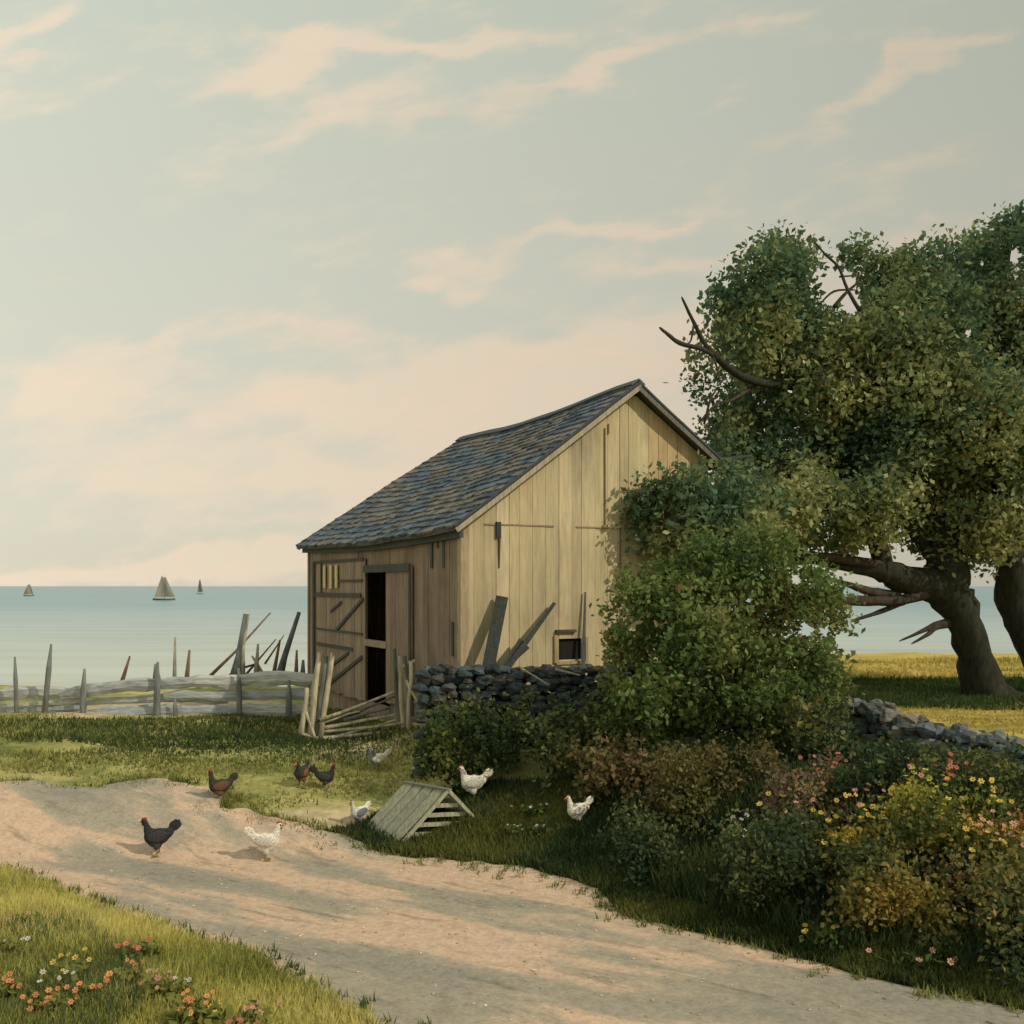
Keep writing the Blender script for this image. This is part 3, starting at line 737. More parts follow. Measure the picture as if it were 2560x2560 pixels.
# ------------------------------------------------------------------ poultry
def hen_mesh(name, pal, neck=0.0, tail=1.0, slim=1.0):
    """one continuous body, facing +x, standing on z=0; pal: body, neck, wing, tail, belly"""
    mb = MB(); prim = []
    def ell(c, r, rot=(0, 0, 0), col=None):
        from mathutils import Euler
        M = Matrix.Translation(c) @ Euler(rot).to_matrix().to_4x4() @ Matrix.Diagonal((*r, 1))
        mb.ball(M, 16, 12, col); prim.append((M.inverted(), min(r), col))
    def seg(pts, rad, col, flat=1):
        mb.tube(pts, rad, 10, col, 0, flat)
        for a, b, r0, r1 in zip(pts, pts[1:], rad, rad[1:]):
            for t in (0, .5, 1):
                p = Vector(a).lerp(Vector(b), t); r = r0+(r1-r0)*t
                prim.append((Matrix.Translation(p).inverted() @ Matrix.Identity(4) if 0 else (Matrix.Translation(p) @ Matrix.Diagonal((r, r, r, 1))).inverted(), r, col))
    body, nk, wing, tl, belly = pal
    RED, BEAK, LEG = (.30, .05, .035), (.40, .28, .10), (.26, .20, .09)
    ell((0, 0, .185), (.115, .072*slim, .082), (0, .22, 0), body)
    ell((.062, 0, .190), (.072, .066*slim, .078), (0, 0, 0), nk)
    ell((.02, 0, .135), (.075, .058*slim, .052), (0, .1, 0), belly)
    ell((-.085, 0, .215), (.075, .045*slim, .05), (0, .6, 0), body)
    hx, hz = .125+neck*.05, .335-neck*.04
    seg([(.075, 0, .21), (.10, 0, .255), (.112+neck*.02, 0, .30-neck*.02), (hx, 0, hz)], [.058, .040, .027, .024], nk)
    ell((hx+.008, 0, hz+.004), (.030, .021, .024), (0, 0, 0), nk)
    seg([(hx+.025, 0, hz+.002), (hx+.062, 0, hz-.010)], [.012, .003], BEAK)
    for i, (dx, hh) in enumerate(((-.012, .014), (.006, .019), (.022, .014))):
        ell((hx+dx, 0, hz+.027), (.010, .006, hh), (0, 0, 0), RED)
    ell((hx+.026, 0, hz-.026), (.008, .008, .016), (0, 0, 0), RED)
    for i, (an, ln) in enumerate(((.62, .105), (.88, .115), (1.12, .105), (1.38, .08))):   # fan of tail feathers
        c = Vector((-.125, 0, .245))+Vector((-math.cos(an), 0, math.sin(an)))*ln*.55*tail
        ell(c, (ln*.62*tail, .016, .030), (0, an, 0), tl)
    for s in (-1, 1):
        ell((-.012, s*.062*slim, .200), (.095, .018, .052), (0, .28, s*.06), wing)
        ell((-.085, s*.050*slim, .205), (.05, .012, .025), (0, .45, s*.18), tl)
        ell((.005, s*.034, .105), (.034, .026, .042), (0, 0, 0), belly)
        seg([(.006, s*.034, .09), (-.004, s*.036, .05), (.004, s*.037, .010)], [.011, .0085, .009], LEG)
        for an in (-.5, 0, .5, math.pi):
            l = .048 if an != math.pi else .026
            seg([(.004, s*.037, .009), (.004+l*math.cos(an), s*.037+l*math.sin(an), .006)], [.008, .0055], LEG)
    ell((hx+.018, .0195, hz+.008), (.005, .004, .005), (0, 0, 0), (.01, .01, .01)); ell((hx+.018, -.0195, hz+.008), (.005, .004, .005), (0, 0, 0), (.01, .01, .01))
    tmp = mb.build(name, M_FEATHER)
    md = tmp.modifiers.new('r', 'REMESH'); md.mode = 'VOXEL'; md.voxel_size = .0052; md.use_smooth_shade = True
    s2 = tmp.modifiers.new('s', 'SMOOTH'); s2.factor = .5; s2.iterations = 2
    dg = bpy.context.evaluated_depsgraph_get(); me = bpy.data.meshes.new_from_object(tmp.evaluated_get(dg))
    me.name = name
    old = tmp.data; bpy.data.objects.remove(tmp); bpy.data.meshes.remove(old)
    n = len(me.vertices); co = np.empty(n*3, np.float32); me.vertices.foreach_get('co', co); co = co.reshape(-1, 3)
    best = np.full(n, 1e9); C = np.zeros((n, 4), np.float32); C[:, 3] = 1
    h1 = np.c_[co, np.ones(n)]
    for Mi, r, c in prim:
        q = h1 @ np.array(Mi).T; dist = (np.linalg.norm(q[:, :3], axis=1)-1)*r
        # surface features win over the body they sit on
        dist = dist - (.004 if r < .02 else 0)
        k = dist < best; best[k] = dist[k]; C[k, :3] = c
    C[:, :3] *= (1+.12*np.sin(co[:, 0:1]*260+co[:, 2:3]*150))
    for a in list(me.color_attributes): me.color_attributes.remove(a)
    at = me.color_attributes.new('Col', 'FLOAT_COLOR', 'POINT'); at.data.foreach_set('color', C.ravel())
    me.materials.clear(); me.materials.append(M_FEATHER)
    me.polygons.foreach_set('use_smooth', [True]*len(me.polygons))
    return me
BK, BKB = (.035, .037, .038), (.055, .055, .055); WH, WG = (.78, .73, .62), (.62, .59, .52); GB = (.17, .20, .23)
BR, BRD = (.15, .085, .05), (.05, .045, .04)
H_black = hen_mesh('hen', (BK, BK, BKB, BK, BKB), 0, 1.0)
H_brown = hen_mesh('hen', (BRD, BRD, BR, BRD, BR), -.3, .85)
H_rust = hen_mesh('hen', (BRD, BRD, (.2, .09, .05), BRD, (.2, .09, .05)), .2, .8, 1.1)
H_white = hen_mesh('hen', (WH, WH, WG, WH, WG), 0, .85)
H_grey = hen_mesh('hen', (WH, GB, WH, WH, GB), .1, .8)
H_pied = hen_mesh('hen', (WH, WG, GB, WH, GB), -.1, .7)
def hen(me, px, py, ang, scale, label, depth=None):
    g = G(px, py); o = bpy.data.objects.new('hen', me); COL.objects.link(o)
    o.location = (g.x, g.y, float(Hn(g.x, g.y))+(.012 if g.z < .05 else .0)); o.rotation_euler = (0, 0, R(ang)); o.scale = (scale,)*3
    return tag(o, label, 'hen', 'hens scratching in the lane and yard')
hen(H_black, 395, 2142, 184, 1.13, 'black hen standing alone at the left of the sandy lane facing left')
hen(H_brown, 551, 2008, 200, 1.0, 'dark brown hen facing left at the edge of the grey track above the black hen')
hen(H_rust, 755, 1966, 255, .98, 'plump dark hen with a rusty breast turned to the camera beside the black one')
hen(H_black, 812, 1968, 5, .86, 'black hen facing right in the grass next to the rusty breasted hen')
hen(H_grey, 945, 1930, 195, .86, 'white hen with blue-grey neck standing below the broken gate')
hen(H_white, 664, 2154, 12, 1.12, 'white hen standing in the shaded part of the lane facing right')
hen(H_pied, 898, 2064, 225, .84, 'small white hen with blue-grey wings standing left of the slatted coop')
hen(H_white, 1184, 2004, 188, 1.12, 'large white hen with raised tail behind the right of the coop')
hen(H_white, 1445, 2062, 205, .92, 'white hen in the dark grass far right of the coop')

# ------------------------------------------------------------------ sailing boats
def sailboat(px, pbase, ptop, label, d, two, face=1, tan=(.33, .31, .24)):
    hh = (pbase-ptop)/2560*d; b = P(px, pbase, d); root = empty('sailboat', (b.x, b.y, -7.0), 0, label, 'sailboat', 'sailboats on the horizon')
    z0 = b.z+7.0; z0 = max(z0, 0); L = hh*(.85 if two else .45)
    mb = MB(); n = 9; vs = []; 
    for i in range(n):
        t = i/(n-1); w = L*.13*math.sin(math.pi*min(t*1.15, 1))**.6 if 0 < t < 1 else .02; x = (t-.5)*L*1.05; sh = L*.02*(2*t-1)**2
        vs += [(x, -w, L*.075+sh), (x, -w*.6, -.3), (x, w*.6, -.3), (x, w, L*.075+sh)]
    fs = []
    for i in range(n-1):
        for k in range(4): fs.append((i*4+k, i*4+(k+1) % 4, (i+1)*4+(k+1) % 4, (i+1)*4+k))
    fs += [(3, 2, 1, 0), tuple((n-1)*4+k for k in range(4))]
    mb.add(vs, fs, (.16, .16, .13)); mb.build('hull', M_WOOD, root)
    mb = MB(); mx = .03*L*face
    mb.tube([(mx, 0, 0), (mx, 0, hh*.99)], [hh*.012, hh*.006], 8, (.2, .17, .13)); mb.build('mast', M_WOOD, root)
    def sail(nm, pts, belly, col):
        m2 = MB(); N_ = 8; th = .06
        vs = []; a, b_, c, e = [Vector(p) for p in pts]
        for i in range(N_+1):
            for j in range(N_+1):
                s, t = i/N_, j/N_; p = a.lerp(b_, s).lerp(e.lerp(c, s), t); p.y += belly*math.sin(math.pi*s)*math.sin(math.pi*min(t+.1, 1)); vs.append(p)
        m = len(vs); vs += [v+Vector((0, th, 0)) for v in vs]; fs = []
        for i in range(N_):
            for j in range(N_):
                q = (i*(N_+1)+j, (i+1)*(N_+1)+j, (i+1)*(N_+1)+j+1, i*(N_+1)+j+1); fs.append(q); fs.append(tuple(k+m for k in q[::-1]))
        m2.add(vs, fs, col); m2.build(nm, M_CLOTH, root, smooth=True)
    w = hh*.36 if two else hh*.17
    sail('mainsail', [(mx-face*.2, -.1, hh*.13), (mx-face*w*1.15, -.1, hh*.11), (mx-face*w*.32, -.1, hh*.97), (mx-face*.2, -.1, hh*.88)], hh*.05, tan)
    sail('jib', [(mx+face*.2, -.2, hh*.14), (mx+face*w*1.15, -.2, hh*.12), (mx+face*w*.12, -.2, hh*.92), (mx+face*.1, -.2, hh*.92)], -hh*.05, tuple(c*.85 for c in tan))
    return root
sailboat(410, 1499, 1436, 'largest tan sailed boat on the sea left of the barn', 720, True)
sailboat(500, 1484, 1446, 'small dark narrow sailed boat right of the largest boat on the horizon', 1280, False, 1, (.24, .23, .2))
sailboat(72, 1490, 1459, 'small brownish sailed boat at the far left of the horizon', 1024, True, -1, (.34, .29, .22))

# ------------------------------------------------------------------ foliage
DG, MG, OG, YG, LG = (.090, .155, .090), (.155, .22, .105), (.25, .28, .125), (.36, .37, .16), (.15, .22, .07)
def leaf_faces(C, n, size, cols, weights=None, jitter=.5, seed=0, flatz=.0):
    """C (n,3) centres -> quads"""
    rs = np.random.RandomState(seed)
    a = rs.normal(size=(n, 3)); a /= np.linalg.norm(a, axis=1)[:, None]
    if flatz: a[:, 2] *= (1-flatz); a /= np.linalg.norm(a, axis=1)[:, None]
    b = rs.normal(size=(n, 3)); b -= (b*a).sum(1)[:, None]*a; b /= np.linalg.norm(b, axis=1)[:, None]
    s = size*rs.uniform(.55, 1.35, n)[:, None]
    V = np.stack([C-a*s, C+b*s*.6-a*s*.1, C+a*s, C-b*s*.6-a*s*.1], 1)
    return V
def clump_noise(C, sc, seed):
    rs = np.random.RandomState(seed); v = 0
    for k in range(5):
        d = rs.normal(size=3); d /= np.linalg.norm(d); f = sc*rs.uniform(.6, 1.9); v = v+np.sin(C @ d*f+rs.uniform(0, 6.28)+1.3*np.sin(C @ rs.normal(size=3)*sc*.6))
    return v/5
def tint_by(C, cols, sc, seed, spread=.32, bias=None):
    rs = np.random.RandomState(seed+5); t = .5+clump_noise(C, sc, seed)*.75+rs.normal(size=len(C))*spread*.55
    if bias is not None: t = t+bias
    t = np.clip(t, 0, .999)*(len(cols)-1); i = t.astype(int); f = (t-i)[:, None]
    cc = np.array(cols); out = cc[i]*(1-f)+cc[np.minimum(i+1, len(cols)-1)]*f
    return out*rs.uniform(.8, 1.22, len(C))[:, None]
def crown_points(lobes, density, seed, depth, dsp=.8, holes=()):
    """lobes (px, py, rpx[, depth offset]) -> leaf clump centres: twig clusters through each lobe's volume, denser to its skin"""
    rs = np.random.RandomState(seed); out = []
    for L in lobes:
        px, py, r = L[:3]; off = L[3] if len(L) > 3 else rs.uniform(-1, 1)*dsp*min(1, r/90)
        d = depth+off; c = np.array(P(px, py, d)); rw = r/2560*d
        n = max(3, int(density*(r/100)**2))
        q = rs.normal(size=(n, 3)); q /= np.linalg.norm(q, axis=1)[:, None]
        q *= (rs.uniform(0, 1, n)**.42)[:, None]*rs.uniform(.82, 1.18, n)[:, None]
        out.append(c+q*rw*np.array([1, 1.15, .95]))
    T = np.concatenate(out)
    keep = np.ones(len(T), bool)
    for hx, hy, hr in holes:
        X = 1280+T[:, 0]/T[:, 1]*2560; Y = HZ-(T[:, 2]-EYE)/T[:, 1]*2560
        keep &= ~((X-hx)**2+(Y-hy)**2 < hr**2)
    return T[keep]
def foliage(name, lobes, depth, cols, size, parent, density=60, per=14, cl=.13, seed=1, sc=1.6, dsp=.8, holes=(), bias=None, mat=None):
    T = crown_points(lobes, density, seed, depth, dsp, holes)
    rs = np.random.RandomState(seed+1)
    C = np.repeat(T, per, axis=0)+rs.normal(size=(len(T)*per, 3))*cl
    if holes:
        X = 1280+C[:, 0]/C[:, 1]*2560; Y = HZ-(C[:, 2]-EYE)/C[:, 1]*2560; k = np.ones(len(C), bool)
        for hx, hy, hr in holes: k &= ~((X-hx)**2+(Y-hy)**2 < (hr*.7)**2)
        C = C[k]
    col = tint_by(C, cols, sc, seed, bias=bias(C) if bias else None)
    V = leaf_faces(C, len(C), size, cols, seed=seed+2)
    o = np_mesh(name, V, 4, col, mat or M_LEAF, parent, origin=tuple(parent.location) if parent else None)
    return o
def branch(mb, pts, d, rough=.3, col=(.036, .037, .026), n=9):
    """pts: (px, py, r_px[, depth offset])"""
    W_ = []; rr = []
    for p in pts:
        dd = d+(p[3] if len(p) > 3 else 0); W_.append(P(p[0], p[1], dd)); rr.append(p[2]/2560*dd)
    # subdivide smoothly with slight wobble
    Q = []; Rr = []
    for i in range(len(W_)-1):
        for k in range(4):
            t = k/4; p0 = W_[max(i-1, 0)]; p1, p2 = W_[i], W_[i+1]; p3 = W_[min(i+2, len(W_)-1)]
            q = .5*((2*p1)+(p2-p0)*t+(2*p0-5*p1+4*p2-p3)*t*t+(3*p1-p0-3*p2+p3)*t**3)
            r = rr[i]*(1-t)+rr[i+1]*t
            q = q+Vector((mnoise.noise(q*1.3), mnoise.noise(q*1.1+Vector((5, 1, 0))), 0))*r*.5
            Q.append(q); Rr.append(r)
    Q.append(W_[-1]); Rr.append(rr[-1]*.6)
    mb.tube(Q, Rr, n, col, rough)
TD = 18.3
BKC = (.075, .068, .052)
tb = G(2485, 1748)
w1 = empty('willow_tree', (tb.x, tb.y, tb.z), 0, 'big old willow with leaning forked dark trunk and broad crown right of the barn', 'tree')
I1 = Matrix.Translation(-w1.location)
mb = MB()
branch(mb, [(2500, 1775, 76), (2478, 1735, 52), (2440, 1640, 44), (2405, 1550, 42), (2375, 1480, 52), (2370, 1400, 46), (2340, 1300, 34, .3), (2280, 1150, 26, .5), (2240, 950, 16, .6), (2210, 760, 8, .6)], TD)
branch(mb, [(2395, 1490, 40), (2310, 1462, 40, -.2), (2230, 1440, 34, -.4), (2195, 1425, 30, -.5), (2120, 1418, 13, -.7), (2010, 1395, 11, -.9), (1900, 1375, 7, -1.1)], TD)
branch(mb, [(2198, 1425, 26, -.5), (2190, 1370, 24, -.5), (2170, 1250, 20, -.4), (2120, 1120, 16, -.2), (2060, 980, 13, 0), (2030, 850, 9, .2), (2020, 740, 5, .3)], TD)
branch(mb, [(2380, 1440, 30), (2300, 1350, 20, .2), (2200, 1230, 14, .2), (2080, 1160, 9, 0), (1960, 1150, 7, -1.0), (1880, 1240, 6, -2.2), (1780, 1260, 4, -3.0), (1700, 1265, 3, -3.2)], TD)
branch(mb, [(2060, 1000, 12, 0), (2000, 970, 10, -.6), (1920, 960, 10, -1.5), (1845, 938, 11, -2.2), (1790, 892, 8, -2.4), (1762, 858, 6, -2.4), (1742, 820, 5, -2.4), (1722, 780, 4, -2.4), (1704, 742, 2.6, -2.4)], TD)
branch(mb, [(2370, 1420, 34), (2400, 1250, 26, .8), (2450, 1050, 18, 1.2), (2440, 850, 10, 1.4)], TD)
mb.build('trunk', M_BARK, w1, smooth=True, local=I1)
def dead(pts, w, col=(.06, .05, .04), dd=TD):
    mb = MB(); branch(mb, pts, dd, .2, col, 6); mb.build('dead_branch', M_BARK, w, smooth=True, local=Matrix.Translation(-w.location))
dead([(1788, 890, 6, -2.4), (1755, 872, 6, -2.5), (1700, 858, 6, -2.5), (1672, 838, 5, -2.6), (1648, 818, 3, -2.6)], w1)
dead([(1780, 880, 3.5, -2.4), (1795, 930, 3, -2.5), (1802, 965, 2, -2.6)], w1)
dead([(1735, 810, 3, -2.4), (1728, 850, 2.4, -2.5), (1715, 862, 1.6, -2.5)], w1)
dead([(1900, 955, 6, -1.5), (1830, 1000, 4, -2.2), (1790, 1010, 3, -2.5), (1745, 1060, 2, -2.6)], w1)
dead([(1760, 1060, 3, -2.3), (1775, 1000, 3, -2.4), (1790, 975, 2, -2.2)], w1)
dead([(2150, 778, 6, -1.0), (2118, 722, 4.5, -1.0), (2096, 668, 3.5, -1.0), (2062, 635, 3, -1.0), (2035, 603, 2, -1.0)], w1)
dead([(2085, 768, 5.5, -1.0), (2112, 735, 4.5, -1.0), (2150, 703, 2.2, -1.0)], w1)
dead([(2050, 760, 2, -1.0), (2085, 728, 3, -1.0), (2140, 725, 2, -1.0)], w1)
dead([(2098, 692, 2.6, -1.0), (2150, 688, 1.6, -1.0)], w1)
dead([(2345, 1478, 12, -.2), (2250, 1500, 13, -.5), (2150, 1502, 13, -.7), (2080, 1502, 9, -.8), (2015, 1492, 4, -.9)], w1)
dead([(2245, 1490, 13, -.4), (2180, 1480, 12, -.6), (2130, 1465, 8, -.7), (2090, 1450, 4, -.7)], w1)
dead([(2260, 1505, 8, -.4), (2200, 1530, 6, -.5), (2130, 1552, 3, -.6)], w1)
dead([(2110, 1500, 6, -.8), (2060, 1465, 5, -.9), (2025, 1428, 3, -.9)], w1)
dead([(2420, 1548, 14, .1), (2345, 1560, 9, -.2), (2300, 1580, 5, -.4), (2248, 1603, 2, -.5)], w1)
dead([(2420, 1556, 12, .1), (2345, 1565, 9, -.2), (2320, 1585, 6, -.4), (2278, 1610, 2, -.5)], w1)
dead([(2240, 1420, 14, -.4), (2120, 1400, 12, -.9), (2000, 1385, 10, -1.1), (1920, 1382, 6, -1.3)], w1)
dead([(1640, 1138, 2, -2.0), (1740, 1155, 5, -2.1), (1880, 1140, 6, -1.8)], w1, (.06, .065, .07))
HOLES = [(2105, 715, 52), (2130, 760, 35), (2075, 745, 30), (1975, 975, 14), (2420, 832, 16), (2062, 1005, 14), (2225, 1410, 26), (2265, 1400, 36), (2160, 1390, 24), (2125, 1448, 34), (2010, 905, 10), (2350, 640, 10), (2535, 640, 26), (2455, 660, 12),
         (2200, 1465, 30), (2060, 1455, 24), (1760, 1025, 22), (1815, 710, 16), (2240, 600, 30)]
LOB1 = [(1915, 725, 115), (1885, 850, 120), (1830, 760, 62), (1835, 840, 40), (1955, 670, 75), (1930, 640, 48), (1985, 790, 110), (1960, 900, 130), (2010, 650, 45),
        (2140, 640, 38), (2110, 655, 30), (2090, 870, 130), (2200, 940, 180), (2060, 980, 130), (1910, 1000, 115), (1840, 1060, 80), (1745, 975, 28), (1735, 935, 18), (1770, 1010, 26), (1830, 1075, 50),
        (1850, 1120, 100), (2000, 1130, 130), (2150, 1130, 160), (2280, 1050, 170), (2250, 820, 120), (2200, 735, 85), (2230, 680, 62), (1780, 915, 22), (1745, 890, 18),
        (1700, 1240, 55, -3.3), (1860, 1215, 45, -2.5), (1900, 1270, 75, -2.4), (1950, 1330, 60, -2.0), (1860, 1340, 50, -2.6), (2020, 1250, 80, -1.8), (1590, 1260, 12, -3.3), (1580, 1290, 14, -3.3), (1650, 1400, 18, -3.3), (1660, 1215, 24, -3.3), (1740, 1205, 26, -3.3), (1620, 1250, 18, -3.3), (1600, 1310, 20, -3.3), (1690, 1400, 26, -3.3), (1750, 1400, 40, -3.3), (1720, 1330, 55, -3.3), (1800, 1225, 55, -2.8), (1628, 1285, 32, -3.3), (1655, 1345, 38, -3.3), (1740, 1310, 80, -3.3), (1840, 1290, 90, -3.3), (1930, 1270, 110), (2060, 1280, 110), (2180, 1270, 110), (2290, 1260, 120), (1880, 1370, 55), (1640, 1240, 35, -3.3), (1790, 1370, 60, -3.3), (2000, 1350, 50), (1980, 1200, 110), (1690, 1200, 28, -3.3), (2110, 1345, 42)]
yb = lambda C: .16*(C[:, 1] < 16.4)+.22*np.clip((3.0-(C[:, 2]-2.2))/3, 0, 1)*np.clip((C[:, 0]-4)/3, 0, 1)  # near and low-right leaves painted yellower, as if catching the sun
foliage('crown', LOB1, TD, [DG, DG, MG, OG, YG], .058, w1, density=75, per=26, cl=.13, seed=21, sc=2.3, dsp=1.3, holes=HOLES, bias=yb)
tb2 = G(2640, 1745)
w2 = empty('willow_tree', (tb2.x, tb2.y, tb2.z), 0, 'second dark trunked willow cut off by the right edge with the tallest crown', 'tree')
I2 = Matrix.Translation(-w2.location)
mb = MB()
branch(mb, [(2665, 1790, 90), (2630, 1700, 60), (2580, 1600, 48), (2545, 1530, 44), (2525, 1450, 40), (2510, 1300, 34), (2500, 1100, 26), (2490, 900, 20), (2510, 700, 10), (2525, 600, 5)], TD+.4)
branch(mb, [(2520, 1400, 30), (2580, 1250, 24), (2650, 1050, 16), (2700, 900, 9)], TD+.4)
mb.build('trunk', M_BARK, w2, smooth=True, local=I2)
LOB2 = [(2290, 690, 80), (2350, 700, 100), (2310, 800, 130), (2420, 790, 140), (2380, 660, 55), (2415, 630, 48), (2450, 700, 85), (2465, 610, 42), (2495, 590, 55), (2530, 565, 38), (2555, 610, 40), (2480, 660, 60), (2560, 560, 26),
        (2500, 850, 140), (2600, 900, 150), (2350, 950, 150), (2480, 1030, 170), (2600, 1100, 170), (2380, 1130, 160), (2500, 1200, 150), (2390, 1290, 105), (2490, 1300, 110), (2600, 1300, 120), (2450, 1375, 55), (2560, 1390, 60), (2700, 750, 150), (2760, 1000, 200), (2760, 1250, 170), (2640, 620, 80), (2530, 760, 60), (2310, 1340, 45), (2350, 1380, 30)]
foliage('crown', LOB2, TD+.4, [DG, DG, MG, OG, YG], .058, w2, density=72, per=26, cl=.13, seed=33, sc=2.3, dsp=1.3, holes=HOLES, bias=yb)

# light green bush before the barn
bd = 12.0
b1 = G(1850, 1960); bush = empty('bush', (b1.x, b1.y, b1.z), 0, 'tall bright green rounded bush in front of the right end of the barn gable', 'bush')
mb = MB(); IB = Matrix.Translation(-bush.location)
branch(mb, [(1860, 1960, 14), (1850, 1800, 12), (1835, 1700, 10), (1800, 1600, 6), (1760, 1500, 3)], bd, col=(.05, .045, .035))
branch(mb, [(1855, 1900, 10), (1880, 1780, 9), (1930, 1650, 7), (1960, 1500, 3)], bd, col=(.05, .045, .035))
branch(mb, [(1800, 1950, 10), (1720, 1750, 7), (1640, 1600, 4)], bd, col=(.05, .045, .035))
mb.build('trunk', M_BARK, bush, smooth=True, local=IB)
LB = [(1480, 1850, 45), (1530, 1900, 60), (1620, 1900, 70), (1720, 1910, 70), (1840, 1900, 70), (1980, 1870, 60), (2060, 1800, 50), (2090, 1720, 40), (1760, 1345, 34), (1860, 1350, 40), (1940, 1340, 30), (1590, 1500, 45), (1650, 1490, 62), (1530, 1530, 22), (1545, 1590, 28), (1700, 1420, 30), (1730, 1390, 28), (1640, 1425, 26), (1570, 1440, 18), (1960, 1380, 32), (2030, 1420, 30), (2110, 1500, 26), (2120, 1560, 22), (2080, 1740, 35), (1520, 1720, 30), (1530, 1790, 40), (1660, 1500, 50), (1570, 1600, 50), (1640, 1600, 100), (1740, 1470, 80), (1830, 1450, 90), (1920, 1460, 100), (1760, 1580, 120), (1880, 1580, 130), (2000, 1500, 90), (2060, 1550, 70), (2010, 1640, 90), (2050, 1690, 60), (1900, 1720, 130), (1760, 1720, 130), (1640, 1720, 110), (1600, 1800, 80), (1700, 1830, 100), (1850, 1840, 110), (1960, 1800, 100), (1560, 1480, 30), (1790, 1400, 60), (1880, 1400, 60), (2090, 1620, 35), (1540, 1650, 35)]
H2 = [(2015, 1578, 24), (2060, 1580, 16), (1840, 1760, 10), (2110, 1600, 30), (1700, 1470, 20), (1580, 1570, 16), (1640, 1560, 12), (1870, 1500, 10), (1990, 1450, 18), (1575, 1680, 16)]
foliage('leaves', LB, bd, [(.055, .095, .04), LG, LG, (.17, .20, .065), (.26, .255, .09)], .040, bush, density=68, per=24, cl=.075, seed=51, sc=3.2, dsp=.5, holes=H2)

def shrub(lobes, d, cols, label, seed, size=.045, density=60, base=None, sc=3.5, group=None, name='shrub', cl=.07):
    px = sum(l[0] for l in lobes)/len(lobes); py = max(l[1]+l[2] for l in lobes)
    x = (px-1280)/2560*d; root = empty(name, (x, d, float(H(x, d))), 0, label, name.replace('_', ' '), group)
    mb = MB(); I = Matrix.Translation(-root.location)
    for l in lobes[:5]:
        mb.tube([Vector((x+random.uniform(-.05, .05), d, float(H(x, d))-.03)), (Vector((x, d, float(H(x, d))))+P(l[0], l[1], d))/2+Vector((random.uniform(-.06, .06), 0, .05)), P(l[0], l[1], d)], [.022, .015, .006], 6, (.06, .05, .04), .2)
    mb.build('stem', M_BARK, root, smooth=True, local=I)
    if d < 10.8: size, per, cl = size*.62, 30, .06        # finer twigs where they stand nearest
    else: per = 18; size *= .85
    foliage('leaves', lobes, d, cols, size, root, density=density, per=per, cl=cl, seed=seed, sc=sc, dsp=.35)
    return root
DK1 = [(.038, .065, .036), (.06, .095, .045), (.105, .13, .05), (.20, .20, .07)]
BRC = [(.06, .08, .035), (.12, .12, .045), (.22, .16, .07), (.27, .17, .09)]
shrub([(1060, 1895, 42), (1110, 1915, 45), (1170, 1930, 45), (1120, 1830, 60), (1200, 1815, 60), (1290, 1830, 70), (1180, 1880, 60), (1080, 1870, 40), (1260, 1890, 60)], 12.35, [(.03, .055, .025), (.06, .09, .03), (.15, .17, .05)], 'low dark green shrub with yellowish tips below the barn wall', 61)
shrub([(1380, 1840, 70), (1460, 1800, 70), (1540, 1770, 60), (1420, 1900, 80), (1540, 1860, 80)], 12.2, DK1+[(.12, .15, .05)], 'dark shrub climbing the stones beside the bright green bush', 62)
shrub([(1090, 1800, 40), (1150, 1770, 34), (1210, 1790, 40), (1180, 1745, 22), (1290, 1780, 36), (1330, 1745, 24), (1400, 1760, 32)], 12.6, DK1, 'creeping dark plant overgrowing the left part of the barn wall stones', 60, size=.035)
shrub([(2600, 2120, 90), (2520, 2130, 80), (2440, 2110, 60), (2560, 2200, 80)], 8.7, [(.06, .08, .03), (.30, .26, .06), (.50, .38, .07), (.42, .20, .08)], 'ochre and rust leaved shrub at the right edge of the flower bank', 73)
shrub([(2130, 2140, 60), (2200, 2120, 60), (2230, 2180, 50), (2120, 2210, 45)], 9.0, [(.08, .10, .04), (.40, .32, .06), (.62, .45, .07)], 'golden yellow shrub patch in the centre of the flower bank', 74)
shrub([(1960, 2010, 60), (1940, 2080, 60), (2020, 2110, 60)], 9.7, [(.10, .08, .06), (.24, .13, .10), (.10, .13, .06), (.16, .17, .14)], 'rusty mauve leaved shrub at the left side of the flower bank', 75)
shrub([(1500, 1900, 65), (1580, 1930, 75), (1520, 1980, 70), (1640, 1960, 80)], 11.2, BRC, 'reddish brown shrub left of the tangled flower bank', 63)
shrub([(1720, 1930, 90), (1800, 1950, 90), (1700, 2020, 90), (1830, 2040, 100), (1900, 1930, 80)], 10.6, BRC[:3]+[(.13, .14, .045)], 'brown tinged bushy shrub under the tall green bush', 64)
shrub([(2010, 1800, 60), (2080, 1790, 45), (2040, 1860, 80), (2120, 1880, 80), (1980, 1900, 80)], 11.2, DK1+[(.30, .28, .07)], 'shrub with yellow green top at the left end of the right stone wall', 65)
shrub([(2250, 1930, 80), (2380, 1950, 90), (2500, 1960, 100), (2170, 1970, 80), (2620, 1990, 100)], 9.7, DK1, 'very dark low shrub spreading under the right stone wall', 66)
shrub([(1620, 2090, 80), (1700, 2130, 90), (1560, 2130, 70), (1640, 2180, 80), (1780, 2180, 90)], 10.0, DK1, 'dark shrub over the lane edge below the brown shrubs', 67)
shrub([(1880, 2160, 110), (1980, 2120, 100), (1940, 2230, 100), (2060, 2220, 110)], 9.2, DK1, 'largest dark shrub in the middle of the right bank', 68)
shrub([(2180, 2200, 110), (2280, 2240, 110), (2160, 2300, 90), (2330, 2320, 90)], 8.5, DK1+[(.30, .26, .07), (.38, .27, .07)], 'olive dark shrub below the yellow flowers on the right bank', 69)
